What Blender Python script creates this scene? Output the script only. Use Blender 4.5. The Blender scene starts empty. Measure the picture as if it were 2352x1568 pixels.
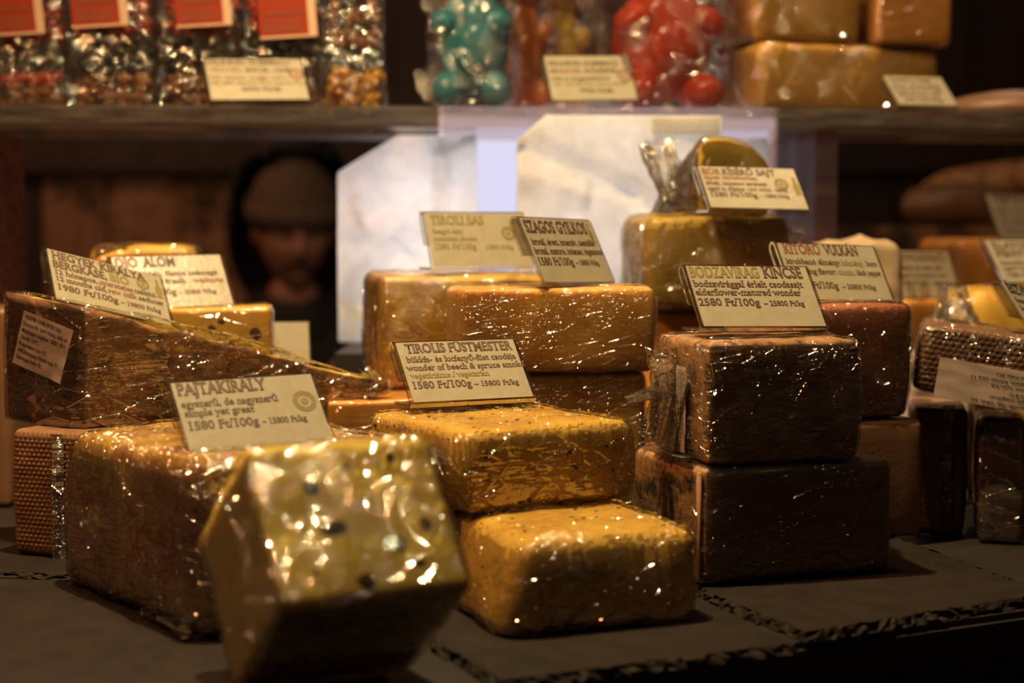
import bpy, bmesh, math, random
from mathutils import Vector, Matrix, noise, Euler
R = math.radians
random.seed(11)
C = bpy.context.scene.collection
S = bpy.context.scene

# ------------------------------------------------------------------ camera, world, lights, exposure
F, HOR, EYE = 3600.0, 540.0, 0.23          # focal length in px, horizon row, camera height over the counter top (counter top is z = 0)
TH = math.atan((784 - HOR) / F)
cam = bpy.data.cameras.new('camera'); co = bpy.data.objects.new('camera', cam); C.objects.link(co)
co.location = (0, 0, EYE); co.rotation_euler = (R(90) - TH, 0, 0)
cam.sensor_width = 36; cam.lens = 36 * F / 2352; cam.clip_start = 0.02; cam.clip_end = 60
cam.dof.use_dof = True; cam.dof.focus_distance = 1.06; cam.dof.aperture_fstop = 4.3
S.camera = co
S.view_settings.view_transform = 'Standard'; S.view_settings.look = 'None'
S.view_settings.gamma = 1; S.view_settings.use_curve_mapping = False
S.view_settings.exposure = 1.05
S.cycles.max_bounces = 5; S.cycles.diffuse_bounces = 2; S.cycles.glossy_bounces = 2; S.cycles.transmission_bounces = 4; S.cycles.transparent_max_bounces = 24
S.cycles.adaptive_threshold = .04; S.cycles.use_denoising = True; S.cycles.caustics_reflective = False; S.cycles.caustics_refractive = False
S.cycles.sample_clamp_indirect = 4.0

w = bpy.data.worlds.new('night'); S.world = w; w.use_nodes = True
w.node_tree.nodes['Background'].inputs[0].default_value = (1.0, .46, .26, 1)
w.node_tree.nodes['Background'].inputs[1].default_value = 0.010

def lamp(name, kind, loc, power, color, size=.02, to=None, angle=None, blend=.6):
    l = bpy.data.lights.new(name, kind); l.energy = power; l.color = color
    if kind == 'AREA': l.size = size
    else: l.shadow_soft_size = size
    if angle: l.spot_size = R(angle); l.spot_blend = blend
    o = bpy.data.objects.new(name, l); C.objects.link(o); o.location = loc
    if to is not None: o.rotation_euler = (Vector(to) - Vector(loc)).to_track_quat('-Z', 'Y').to_euler()
    return o
WARM, AMBER = (1.0, .75, .37), (1.0, .46, .18)
lamp('stall_lamp', 'SPOT', (-.14, .94, 1.15), 37, WARM, .012, to=(.0, 1.05, .1), angle=100)
lamp('stall_lamp_right', 'SPOT', (.50, 1.45, 1.3), 9, (1, .66, .38), .010, to=(.50, 1.6, .15), angle=50)
lamp('side_lamp', 'POINT', (-.62, .74, .95), 9.5, AMBER, .012)
lamp('lean_block_spot', 'SPOT', (-.28, .52, 1.2), 12, WARM, .010, to=(-.12, .72, .09), angle=15, blend=.9)  # added narrow spot, brightens only the leaning front block
lamp('shelf_lamp', 'SPOT', (.1, 1.05, 1.45), 11, (1, .62, .33), .012, to=(.1, 1.6, .45), angle=75)
for bx, by, bz, bp in ((-.45, 2.35, .95, .9), (.25, 2.45, 1.0, .9), (.75, 2.3, .9, .5), (-.75, 1.5, .95, .5), (-.25, .0, 1.05, .10), (.85, .40, .75, .16), (-1.1, 1.30, .32, .22), (.48, .53, 1.13, .45), (-.05, .25, .95, .10), (.30, .70, 1.05, .25), (-.45, .95, 1.1, .3)):
    lamp('glint_light', 'POINT', (bx, by, bz), bp, (1, .78, .50), .005)  # added small lights out of view, there to spark glints on the film
lamp('far_lamp', 'POINT', (-1.5, 2.9, 1.3), 9, (1, .46, .22), .06)
lamp('backlight', 'POINT', (-.105, 1.735, .25), .62, (.90, .88, 1.0), .02)  # this and the next: added points hidden behind the bags, making their paper glow
lamp('backlight_right', 'POINT', (.09, 1.735, .25), 1.15, (.90, .88, 1.0), .02)

# ------------------------------------------------------------------ geometry placed from the view: at a depth, or on a level
def ray(x, y):
    u = (x - 1176) / F; v = -(y - 784) / F; c, s = math.cos(TH), math.sin(TH)
    return Vector((u, c + v * s, -s + v * c))
def at(x, y, Y):
    d = ray(x, y); t = Y / d.y; return Vector((d.x * t, Y, EYE + d.z * t))
def on(x, y, z):
    d = ray(x, y); t = (z - EYE) / d.z; return Vector((d.x * t, d.y * t, z))

# ------------------------------------------------------------------ materials
def new_mat(name):
    m = bpy.data.materials.new(name); m.use_nodes = True
    nt = m.node_tree; nt.nodes.clear()
    out = nt.nodes.new('ShaderNodeOutputMaterial')
    return m, nt, out
def nd(nt, typ, **kw):
    n = nt.nodes.new(typ)
    for k, v in kw.items():
        if k in n.inputs.keys() if isinstance(k, str) else False: n.inputs[k].default_value = v
        else: setattr(n, k, v)
    return n
def coords(nt, scale=(1, 1, 1), rot=(0, 0, 0)):
    tc = nt.nodes.new('ShaderNodeTexCoord'); mp = nt.nodes.new('ShaderNodeMapping')
    mp.inputs['Scale'].default_value = scale; mp.inputs['Rotation'].default_value = rot
    nt.links.new(tc.outputs['Object'], mp.inputs['Vector']); return mp.outputs['Vector']
def tex_noise(nt, vec, scale, detail=4, rough=.55, dist=0.0):
    n = nt.nodes.new('ShaderNodeTexNoise'); n.inputs['Scale'].default_value = scale
    n.inputs['Detail'].default_value = detail; n.inputs['Roughness'].default_value = rough; n.inputs['Distortion'].default_value = dist
    nt.links.new(vec, n.inputs['Vector']); return n.outputs['Fac']
def ramp(nt, fac, stops):
    r = nt.nodes.new('ShaderNodeValToRGB'); e = r.color_ramp.elements
    while len(e) < len(stops): e.new(.5)
    for el, (p, c) in zip(e, stops):
        el.position = p; el.color = c if len(c) == 4 else (*c, 1)
    nt.links.new(fac, r.inputs['Fac']); return r.outputs['Color']
def bump(nt, h, strength, dist=.001, normal=None):
    b = nt.nodes.new('ShaderNodeBump'); b.inputs['Strength'].default_value = strength; b.inputs['Distance'].default_value = dist
    nt.links.new(h, b.inputs['Height'])
    if normal is not None: nt.links.new(normal, b.inputs['Normal'])
    return b.outputs['Normal']
def rgb(*c): return (*c, 1)
def mix_col(c, k): return tuple(x * k for x in c)

def plain(name, col, rough=.5, var=.0, scale=60, metallic=0, bstr=0.0, bscale=300, spec=.5, coat=0):
    m, nt, out = new_mat(name); p = nt.nodes.new('ShaderNodeBsdfPrincipled')
    p.inputs['Roughness'].default_value = rough; p.inputs['Metallic'].default_value = metallic
    p.inputs['Specular IOR Level'].default_value = spec; p.inputs['Coat Weight'].default_value = coat; p.inputs['Coat Roughness'].default_value = .12
    v = coords(nt)
    f = tex_noise(nt, v, scale)
    nt.links.new(ramp(nt, f, [(.3, mix_col(col, 1 - var)), (.7, mix_col(col, 1 + var))]), p.inputs['Base Color'])
    if bstr: nt.links.new(bump(nt, tex_noise(nt, v, bscale), bstr), p.inputs['Normal'])
    nt.links.new(p.outputs[0], out.inputs[0]); return m

def cheese(name, col, col2=None, rough=.42, sss=.35, scale=22, stretch=(1, 1, 1), blot=None, blot_scale=60, bstr=.25):
    """cut cheese: soft two-tone paste, optional darker blotches, slight subsurface glow"""
    m, nt, out = new_mat(name); p = nt.nodes.new('ShaderNodeBsdfPrincipled')
    col2 = col2 or mix_col(col, .72)
    v = coords(nt, stretch)
    c = ramp(nt, tex_noise(nt, v, scale, 5, .6, .6), [(.32, col2), (.66, col)])
    if blot:
        mx = nt.nodes.new('ShaderNodeMix'); mx.data_type = 'RGBA'
        msk = ramp(nt, tex_noise(nt, coords(nt), blot_scale, 6, .7), [(.47, (0, 0, 0)), (.62, (1, 1, 1))])
        nt.links.new(msk, mx.inputs['Factor']); nt.links.new(c, mx.inputs['A']); mx.inputs['B'].default_value = rgb(*blot); c = mx.outputs['Result']
    nt.links.new(c, p.inputs['Base Color']); p.inputs['Roughness'].default_value = rough
    if sss:
        p.inputs['Subsurface Weight'].default_value = sss; p.inputs['Subsurface Radius'].default_value = (1, .5, .15); p.inputs['Subsurface Scale'].default_value = .009
    nt.links.new(bump(nt, tex_noise(nt, v, 240, 4), bstr, .0006), p.inputs['Normal'])
    nt.links.new(p.outputs[0], out.inputs[0]); return m

def film_mat(name, ang=.6, k=.10, haze=.05, rough=.13, sc=1.0, strength=1.0, tint=(1, 1, 1), cov=(.46, .60), base=.22):
    """cling film: clear sheet with a glossy skin, long stretch creases and small crinkles"""
    m, nt, out = new_mat(name)
    v1 = coords(nt, (55 * sc, 55 * sc, 330 * sc), (.5, ang, .3)); v2 = coords(nt, (1, 1, 1), (.2, .4, ang))
    a = tex_noise(nt, v1, 1.0, 1, .55, .0); b = tex_noise(nt, v2, 300 * sc, 1, .6, .0)
    patch = ramp(nt, tex_noise(nt, v2, 32 * sc, 1, .5, .0), [(cov[0], (base, base, base)), (cov[1], (1, 1, 1))])
    def masked(x):
        q = nt.nodes.new('ShaderNodeMath'); q.operation = 'MULTIPLY'; nt.links.new(x, q.inputs[0]); nt.links.new(patch, q.inputs[1]); return q.outputs[0]
    vo = nt.nodes.new('ShaderNodeTexVoronoi'); vo.feature = 'DISTANCE_TO_EDGE'; vo.inputs['Scale'].default_value = 1.0
    nt.links.new(coords(nt, (34 * sc, 34 * sc, 90 * sc), (ang, .7, .2)), vo.inputs['Vector'])
    ridge = ramp(nt, vo.outputs['Distance'], [(0, (1, 1, 1)), (.055, (0, 0, 0))])
    n1 = bump(nt, masked(a), .9 * strength, .0050); n2 = bump(nt, masked(b), .9 * strength, .0030, n1); n3 = bump(nt, ridge, 1.0 * strength, .0030, n2)
    g = nt.nodes.new('ShaderNodeBsdfGlossy'); g.inputs['Roughness'].default_value = rough; g.inputs['Color'].default_value = (1, .95, .88, 1); nt.links.new(n3, g.inputs['Normal'])
    t = nt.nodes.new('ShaderNodeBsdfTransparent'); t.inputs['Color'].default_value = (*tint, 1)
    d = nt.nodes.new('ShaderNodeBsdfTranslucent'); d.inputs['Color'].default_value = (.9, .8, .6, 1)
    d2 = nt.nodes.new('ShaderNodeBsdfDiffuse'); d2.inputs['Color'].default_value = (.9, .8, .6, 1); nt.links.new(n3, d2.inputs['Normal'])
    dm = nt.nodes.new('ShaderNodeMixShader'); nt.links.new(d.outputs[0], dm.inputs[1]); nt.links.new(d2.outputs[0], dm.inputs[2])
    lw = nt.nodes.new('ShaderNodeFresnel'); lw.inputs['IOR'].default_value = 1.5
    ad = nt.nodes.new('ShaderNodeMath'); ad.operation = 'MULTIPLY_ADD'; ad.use_clamp = True
    nt.links.new(lw.outputs[0], ad.inputs[0]); ad.inputs[1].default_value = .55; ad.inputs[2].default_value = k
    hz = nt.nodes.new('ShaderNodeMath'); hz.operation = 'MULTIPLY'; nt.links.new(ramp(nt, a, [(.45, (0, 0, 0)), (.72, (1, 1, 1))]), hz.inputs[0]); hz.inputs[1].default_value = haze * 2.5
    m1 = nt.nodes.new('ShaderNodeMixShader'); nt.links.new(hz.outputs[0], m1.inputs[0]); nt.links.new(t.outputs[0], m1.inputs[1]); nt.links.new(dm.outputs[0], m1.inputs[2])
    m2 = nt.nodes.new('ShaderNodeMixShader'); nt.links.new(ad.outputs[0], m2.inputs[0]); nt.links.new(m1.outputs[0], m2.inputs[1]); nt.links.new(g.outputs[0], m2.inputs[2])
    nt.links.new(m2.outputs[0], out.inputs[0]); return m

def acrylic(name, tint=(.93, .92, .88), haze=.03, k=.03, rough=.04, edge=.6, hc=(.82, .74, .66)):
    m, nt, out = new_mat(name)
    g = nt.nodes.new('ShaderNodeBsdfGlossy'); g.inputs['Roughness'].default_value = rough
    t = nt.nodes.new('ShaderNodeBsdfTransparent'); t.inputs['Color'].default_value = (*tint, 1)
    d = nt.nodes.new('ShaderNodeBsdfTranslucent'); d.inputs['Color'].default_value = (*hc, 1)
    df = nt.nodes.new('ShaderNodeBsdfDiffuse'); df.inputs['Color'].default_value = (*hc, 1)
    dm = nt.nodes.new('ShaderNodeMixShader'); nt.links.new(d.outputs[0], dm.inputs[1]); nt.links.new(df.outputs[0], dm.inputs[2])
    v = coords(nt, (6, 40, 60)); sc = ramp(nt, tex_noise(nt, v, 3, 6, .7), [(.4, (.3, .3, .3)), (.75, (1.6, 1.6, 1.6))])
    hz = nt.nodes.new('ShaderNodeMath'); hz.operation = 'MULTIPLY'; hz.use_clamp = True; nt.links.new(sc, hz.inputs[0]); hz.inputs[1].default_value = haze
    lw = nt.nodes.new('ShaderNodeFresnel'); lw.inputs['IOR'].default_value = 1.49
    ad = nt.nodes.new('ShaderNodeMath'); ad.operation = 'MULTIPLY_ADD'; ad.use_clamp = True
    nt.links.new(lw.outputs[0], ad.inputs[0]); ad.inputs[1].default_value = edge; ad.inputs[2].default_value = k
    m1 = nt.nodes.new('ShaderNodeMixShader'); nt.links.new(hz.outputs[0], m1.inputs[0]); nt.links.new(t.outputs[0], m1.inputs[1]); nt.links.new(dm.outputs[0], m1.inputs[2])
    m2 = nt.nodes.new('ShaderNodeMixShader'); nt.links.new(ad.outputs[0], m2.inputs[0]); nt.links.new(m1.outputs[0], m2.inputs[1]); nt.links.new(g.outputs[0], m2.inputs[2])
    nt.links.new(m2.outputs[0], out.inputs[0]); return m

def paper(name, col, trans=.5, rough=.7, var=.08, gloss=0.0, scale=60):
    """thin paper: diffuse plus light coming through, faint fibre mottling, optional glossy sleeve glare"""
    m, nt, out = new_mat(name)
    v = coords(nt); n = tex_noise(nt, v, scale, 6, .65)
    c = ramp(nt, n, [(.3, mix_col(col, 1 - var)), (.7, mix_col(col, 1 + var))])
    d = nt.nodes.new('ShaderNodeBsdfDiffuse'); t = nt.nodes.new('ShaderNodeBsdfTranslucent')
    nt.links.new(c, d.inputs['Color']); nt.links.new(c, t.inputs['Color'])
    x = nt.nodes.new('ShaderNodeMixShader'); x.inputs[0].default_value = trans
    nt.links.new(d.outputs[0], x.inputs[1]); nt.links.new(t.outputs[0], x.inputs[2]); last = x.outputs[0]
    if gloss:
        g = nt.nodes.new('ShaderNodeBsdfGlossy'); g.inputs['Roughness'].default_value = .22
        nt.links.new(bump(nt, tex_noise(nt, v, 260, 4, .7), .35, .001), g.inputs['Normal'])
        y = nt.nodes.new('ShaderNodeMixShader'); y.inputs[0].default_value = gloss
        nt.links.new(last, y.inputs[1]); nt.links.new(g.outputs[0], y.inputs[2]); last = y.outputs[0]
    nt.links.new(last, out.inputs[0]); return m

def rind(name, c1, c2, scale=90, bscale=260, bstr=.8, rough=.6, blot=None):
    return cheese(name, c1, c2, rough=rough, sss=0, scale=scale, blot=blot, blot_scale=70, bstr=bstr)

M = dict(
    film=film_mat('cling_film', .6, .14, .015, .065, .95, 1.05), film2=film_mat('cling_film_streaked', -.7, .09, .05, .10, 1.3, .85, cov=(.36, .56)), film3=film_mat('cling_film_crinkled', .2, .19, .018, .065, .85, .7, cov=(.40, .58)),
    film_tail=film_mat('cling_film_gathered', .9, .17, .13, .10, 1.1, 1.1), film4=film_mat('cling_film_fine', .5, .25, .012, .062, .95, .6, cov=(.36, .54), base=.3), film_soft=film_mat('cling_film_taut', 1.1, .05, .03, .12, .7, .6),
    cello=film_mat('cellophane', .3, .08, .015, .09, .9, 1.1),
    acr=acrylic('clear_acrylic', (.90, .87, .78), .06, .03), shelf=acrylic('scratched_acrylic', (.84, .72, .64), .13, .05, .12, .5), post_left=acrylic('brown_tinted_acrylic', (.55, .33, .25), .25, .01, .25, .03, (.50, .17, .08)), post=acrylic('scuffed_acrylic', (.62, .46, .38), .07, .015, .2, .06, (.60, .36, .24)),
    card=paper('card_paper', (.64, .59, .44), .48, var=.08, gloss=.12, scale=130), ink=plain('dark_brown_ink', (.085, .042, .024), .6), ink_red=plain('red_brown_ink', (.19, .065, .035), .6),
    ink_green=plain('olive_ink', (.20, .15, .045), .6), ink_black=plain('black_ink', (.03, .02, .016), .6),
    sticker=paper('sticker_paper', (.50, .40, .34), .1, var=.05),
    bag=paper('white_bag_paper', (.80, .79, .75), .72, var=.20, scale=22),
    pale_rim=plain('tan_rim', (.36, .19, .10), .5, .15, 90), kraft=paper('tan_parcel_paper', (.46, .34, .22), .15, var=.12),
    slate=plain('slate', (.015, .0092, .0062), .72, .35, 40, bstr=.7, bscale=90, spec=.22), counter=plain('black_stained_wood', (.014, .010, .008), .55, .3, 20, bstr=.2, bscale=60),
    swiss=cheese('pale_yellow_paste', (.84, .64, .12), (.66, .42, .06)), gold=cheese('golden_paste', (.78, .46, .07), (.56, .28, .04)),
    herb=cheese('herb_flecked_paste', (.84, .52, .08), (.60, .31, .05), sss=.10), amber=cheese('amber_paste', (.68, .31, .055), (.48, .19, .03), stretch=(3, 3, .6), scale=10),
    tirol=cheese('mountain_paste', (.70, .45, .07), (.48, .27, .04), blot=(.42, .22, .04), blot_scale=30), pink=cheese('rosy_paste', (.50, .18, .085), (.36, .115, .05), sss=.2), pajta=cheese('barn_cheese_paste', (.78, .50, .12), (.54, .29, .065), stretch=(2, 2, .4), scale=18, blot=(.34, .15, .05), blot_scale=20),
    clear_amber=cheese('translucent_amber_paste', (.80, .44, .08), (.64, .29, .045), sss=.6, stretch=(3, 3, .6), scale=8),
    deep_gold=cheese('deep_golden_paste', (.60, .33, .055), (.44, .22, .03)),
    olive=cheese('olive_paste', (.54, .36, .05), (.36, .21, .03), scale=30), grey=cheese('shaded_grey_paste', (.17, .105, .06), (.12, .07, .04), sss=0, scale=9, bstr=.12), brownp=cheese('umber_paste', (.21, .105, .055), (.14, .07, .035), sss=0, scale=9),  # on the right stack these dark tones stand in for shaded fronts
    mould=rind('mould_speckled_rind', (.60, .30, .12), (.34, .16, .06), 70, blot=(.05, .03, .02)), rind=rind('brushed_rind', (.58, .27, .10), (.36, .15, .05), 120, blot=(.16, .08, .04)),
    weave=rind('woven_rind', (.27, .13, .06), (.18, .085, .038), 60), dark_rind=rind('wine_dark_rind', (.11, .055, .035), (.04, .02, .014), 90),
    walnut=plain('walnut_brown', (.085, .035, .012), .8, .3, spec=.1), pepper=plain('peppercorn_black', (.02, .014, .01), .5), fleck=plain('herb_fleck', (.13, .05, .02), .5, .4),
    seed=plain('dark_seed', (.05, .025, .015), .5),
)

# ------------------------------------------------------------------ object helpers
def link(name, me, mat=None, parent=None, loc=None, rot=None, smooth=True):
    o = bpy.data.objects.new(name, me); C.objects.link(o)
    if mat is not None and me is not None:
        for mm in (mat if isinstance(mat, (list, tuple)) else [mat]): me.materials.append(mm)
    if parent is not None: o.parent = parent
    if loc is not None: o.location = loc
    if rot is not None: o.rotation_euler = rot
    if smooth and me is not None: me.polygons.foreach_set('use_smooth', [True] * len(me.polygons))
    return o
def tag(o, label, cat, group=None):
    o['label'] = label; o['category'] = cat
    if group: o['group'] = group
    return o
def empty(name, loc, rot=(0, 0, 0)):
    o = bpy.data.objects.new(name, None); C.objects.link(o); o.location = loc; o.rotation_euler = rot; o.empty_display_size = .02
    return o
def from_bm(bm, name):
    me = bpy.data.meshes.new(name); bmesh.ops.recalc_face_normals(bm, faces=bm.faces[:]); bm.to_mesh(me); bm.free(); return me
def lines(L, r, n):
    r = min(r, L * .49)
    e = [r * (1 - math.cos(t)) for t in (0, R(25), R(48), R(70))] + [r]
    m = [r + (L - 2 * r) * i / n for i in range(1, n)]
    return e + m + [L - q for q in reversed(e)]
def rbox(name, w, d, h, r=.004, step=.012, fn=None):
    """rounded box as one closed grid mesh, centred on x and y, standing on z = 0; fn(p, normal) reshapes each vertex"""
    ax = [lines(L, r, max(1, int((L - 2 * r) / step))) for L in (w, d, h)]
    nx, ny, nz = [len(a) - 1 for a in ax]
    rr = min(r, .49 * min(w, d, h)); vid = {}; vs = []; fs = []
    def V(i, j, k):
        key = (i, j, k)
        if key in vid: return vid[key]
        q = Vector((ax[0][i], ax[1][j], ax[2][k]))
        inn = Vector((min(max(q.x, rr), w - rr), min(max(q.y, rr), d - rr), min(max(q.z, rr), h - rr)))
        dv = q - inn
        if dv.length > 1e-9: n = dv.normalized(); p = inn + n * rr
        else: n = Vector((0, 0, 1)); p = q
        p = Vector((p.x - w / 2, p.y - d / 2, p.z))
        if fn: p = fn(p, n)
        vid[key] = len(vs); vs.append(p); return vid[key]
    for i in range(nx):
        for j in range(ny):
            fs.append((V(i, j, 0), V(i, j + 1, 0), V(i + 1, j + 1, 0), V(i + 1, j, 0)))
            fs.append((V(i, j, nz), V(i + 1, j, nz), V(i + 1, j + 1, nz), V(i, j + 1, nz)))
        for k in range(nz):
            fs.append((V(i, 0, k), V(i + 1, 0, k), V(i + 1, 0, k + 1), V(i, 0, k + 1)))
            fs.append((V(i, ny, k), V(i, ny, k + 1), V(i + 1, ny, k + 1), V(i + 1, ny, k)))
    for j in range(ny):
        for k in range(nz):
            fs.append((V(0, j, k), V(0, j, k + 1), V(0, j + 1, k + 1), V(0, j + 1, k)))
            fs.append((V(nx, j, k), V(nx, j + 1, k), V(nx, j + 1, k + 1), V(nx, j, k + 1)))
    me = bpy.data.meshes.new(name); me.from_pydata(vs, [], fs); me.update(); return me
def plain_box(bm, lo, hi):
    g = bmesh.ops.create_cube(bm, size=1)['verts']
    for v in g: v.co = Vector([lo[i] + (v.co[i] + .5) * (hi[i] - lo[i]) for i in range(3)])
    return g

def shaper(h, seed, amp, tx=0, ty=0, sx=0, sy=0, bulge=0, freq=26, extra=None):
    off = Vector((seed * 3.7, seed * 1.3, seed * 2.1))
    def fn(p, n):
        t = p.z / h
        p = Vector((p.x * (1 + tx * t) + sx * t, p.y * (1 + ty * t) + sy * t, p.z))
        q = p * freq + off
        p = p + n * (amp * (noise.noise(q) + .5 * noise.noise(q * 2.3)))
        if bulge: p = p + Vector((n.x, n.y, 0)) * bulge * 4 * t * (1 - t)
        if extra: p = extra(p, n)
        p.z = max(p.z, 0)
        return p
    return fn
def film_fn(base, seed, e, crk, fac=0.0):
    rnd = random.Random(seed); dirs = [Vector((rnd.uniform(-1, 1), rnd.uniform(-1, 1), rnd.uniform(-1, 1))).normalized() for _ in range(2)]
    e = e + .0004
    off = Vector((seed * 5.1, 7.7, seed * 1.9))
    def fn(p, n):
        p = base(p, n)
        q = p + off
        a = noise.noise(Vector((q.x * 55 + q.z * 40, q.y * 55, q.z * 18)))
        b = 1 - abs(noise.noise(Vector((q.x * 120, q.y * 120 + q.z * 60, q.z * 70))))
        lift = e + crk * (.6 * a + .55 * (b - .75))
        if fac:                                             # small flat crinkle facets, in patches, some drawn out along stretch lines
            m = max(.22, min(1, .5 + 2.2 * noise.noise(q * 26)))
            d = dirs[0] if noise.noise(q * 14 + Vector((9, 0, 0))) > 0 else dirs[1]
            qq = q - d * (q.dot(d) * .72)
            lift += fac * m * (1.3 * noise.noise(qq * 330) + .9 * rnd.uniform(-1, 1))
        if p.z < .003: lift = min(lift, .0006)
        return p + n * max(lift, e * .5)
    return fn

def block(name, label, pos, yaw, w, d, z0, z1, mat, film=None, seed=1, r=.005, amp=.0012, step=.010, tx=0, ty=0, sx=0, sy=0, bulge=.0015, e=.0014, crk=.0016, fac=0.0,
          cat='cheese', group=None, extra=None, corner=True, rx=0, ry=0, body=None):
    """a cut of cheese standing at its near left bottom corner POS (or centre), with its cling film as a part"""
    h = z1 - z0; c, s = math.cos(yaw), math.sin(yaw)
    cx, cy = (pos[0] + c * w / 2 - s * d / 2, pos[1] + s * w / 2 + c * d / 2) if corner else pos
    fn = shaper(h, seed, amp, tx, ty, sx, sy, bulge, extra=extra)
    me = rbox(name, w, d, h, r, step, fn)
    o = link(name, me, mat, None, (cx, cy, z0), (rx, ry, yaw)); tag(o, label, cat, group)
    if isinstance(mat, (list, tuple)) and body:
        for p in me.polygons: p.material_index = body(p.center, p.normal, w, d, h)
    if film is not None:
        f2 = film_fn(shaper(h, seed, amp, tx, ty, sx, sy, bulge), seed, e + fac, crk, fac)
        fm = rbox('cling_film', w, d, h, r * 1.3, .0024 if fac else .0055, f2)
        link('cling_film', fm, film, o, smooth=not fac)
    return o
def left_face(c, n, w, d, h): return 1 if n.x < -.5 else 0
def left_top(c, n, w, d, h): return 1 if (n.x < -.5 or n.z > .5) else 0

def blob(bm, loc, rad, seed=0, sub=1, squash=(1, 1, 1), rotm=None, jit=.25):
    g = bmesh.ops.create_icosphere(bm, subdivisions=sub, radius=1)['verts']
    for v in g:
        k = 1 + jit * noise.noise(v.co * 1.7 + Vector((seed * 3.1, seed, 0)))
        q = Vector((v.co.x * squash[0], v.co.y * squash[1], v.co.z * squash[2])) * rad * k
        v.co = (rotm @ q if rotm else q) + Vector(loc)
def flecks(parent, w, d, h, n, mat, sizes=(.0007, .0016), faces=('front', 'left', 'top'), seed=3, name='herb_flecks', depth=.3):
    """small inclusions lying flush in the cut faces: one part, too small to pick apart"""
    rnd = random.Random(seed); bm = bmesh.new()
    for i in range(n):
        f = rnd.choice(faces); s = rnd.uniform(*sizes); a, b = rnd.uniform(-.44, .44), rnd.uniform(.08, .92)
        if f == 'front': loc, sq = (a * w, -d / 2 - .0012, b * h), (1, depth, rnd.uniform(.5, 1.3))
        elif f == 'left': loc, sq = (-w / 2 - .0012, a * d, b * h), (depth, 1, rnd.uniform(.5, 1.3))
        else: loc, sq = (a * w, (b - .5) * d, h + .0002), (1, rnd.uniform(.5, 1.3), depth)
        blob(bm, loc, s, i, 1, sq)
    o = link(name, from_bm(bm, name), mat, parent); o['kind'] = 'stuff'; return o
def bits(parent, items, mat, name):
    """single inclusions big enough to point at; each (location, radius, squash)"""
    for i, (loc, rad, sq) in enumerate(items):
        bm = bmesh.new(); blob(bm, (0, 0, 0), rad, i * 2.3 + rad * 900, 2, sq)
        link(name, from_bm(bm, name), mat, parent, loc)

def gather(parent, p0, p1, r0, r1, mat, seed=1, folds=9, name='film_twist', n=26, flat=.55):
    """a twist of gathered film: a pleated sleeve running from p0 to p1 in the parent's space"""
    p0, p1 = Vector(p0), Vector(p1); ax = (p1 - p0).normalized(); q = ax.to_track_quat('Z', 'Y')
    rnd = random.Random(seed); ph = [rnd.uniform(0, 6.28) for _ in range(4)]; vs = []; fs = []; m = 72
    for i in range(n + 1):
        t = i / n; rad = r0 + (r1 - r0) * t + .25 * r0 * math.sin(3 * t + ph[0]) * (1 - t)
        cen = p0.lerp(p1, t)
        for j in range(m):
            a = 2 * math.pi * j / m
            k = 1 + .34 * math.sin(folds * a + ph[1] + 2.2 * t) + .22 * math.sin((folds * 2 + 3) * a + ph[2] - 3 * t) + .25 * noise.noise(Vector((math.cos(a) * 3, math.sin(a) * 3, t * 7 + seed)))
            vs.append(cen + q @ Vector((math.cos(a) * rad * k, math.sin(a) * rad * k * flat, 0)))
    for i in range(n):
        for j in range(m): fs.append((i * m + j, i * m + (j + 1) % m, (i + 1) * m + (j + 1) % m, (i + 1) * m + j))
    me = bpy.data.meshes.new(name); me.from_pydata(vs, [], fs); me.update()
    return link(name, me, mat, parent)

# ------------------------------------------------------------------ lettering
def text_mesh(s, cap=1.0, width=None, serif=True, bold=.018, mirror=False):
    """flat slab-serif lettering: outlines of the built-in face, thickened, with slabs put on every stem end"""
    cu = bpy.data.curves.new('t', 'FONT'); cu.body = s; cu.size = 1; cu.resolution_u = 3; cu.offset = bold
    ob = bpy.data.objects.new('t', cu); C.objects.link(ob)
    dg = bpy.context.evaluated_depsgraph_get()
    me = bpy.data.meshes.new_from_object(ob.evaluated_get(dg))
    bpy.data.objects.remove(ob); bpy.data.curves.remove(cu)
    bm = bmesh.new(); bm.from_mesh(me); bpy.data.meshes.remove(me)
    bmesh.ops.remove_doubles(bm, verts=bm.verts[:], dist=1e-4)
    if serif:
        add = []
        for e in bm.edges:
            if len(e.link_faces) != 1: continue
            a, b = e.verts; dx = abs(a.co.x - b.co.x)
            if abs(a.co.y - b.co.y) > .004 or not .05 < dx < .20: continue
            sl = []
            for v, o_ in ((a, b), (b, a)):
                nb = [q.other_vert(v) for q in v.link_edges if q is not e and len(q.link_faces) == 1]
                if nb:
                    dd = nb[0].co - v.co
                    sl.append((dd.x / abs(dd.y) if abs(dd.y) > 1e-5 else 9, dd.y))
            if len(sl) < 2 or any(abs(q[0]) > .55 or abs(q[1]) < .10 for q in sl): continue
            if sl[0][0] * sl[1][0] < -.02: continue
            up = sl[0][1] > 0; y = a.co.y; x0, x1 = min(a.co.x, b.co.x), max(a.co.x, b.co.x)
            if up and y > .12: continue
            k = .075; th = .060
            if up: add.append((x0 - k, x1 + k, y, y + th))
            elif y > .35: add.append((x0 - k, x1 + (k if y > .66 else .0), y - th, y))
        for x0, x1, y0, y1 in add:
            bm.faces.new([bm.verts.new((x, y, 0)) for x, y in ((x0, y0), (x1, y0), (x1, y1), (x0, y1))])
    xs = [v.co.x for v in bm.verts]; x0, x1 = min(xs), max(xs); k = cap / .73
    kx = width / (x1 - x0) if width else k
    for v in bm.verts: v.co = Vector(((v.co.x - x0) * kx * (-1 if mirror else 1), v.co.y * k, 0))
    out = bpy.data.meshes.new('printed_line'); bm.to_mesh(out); bm.free(); return out
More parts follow.
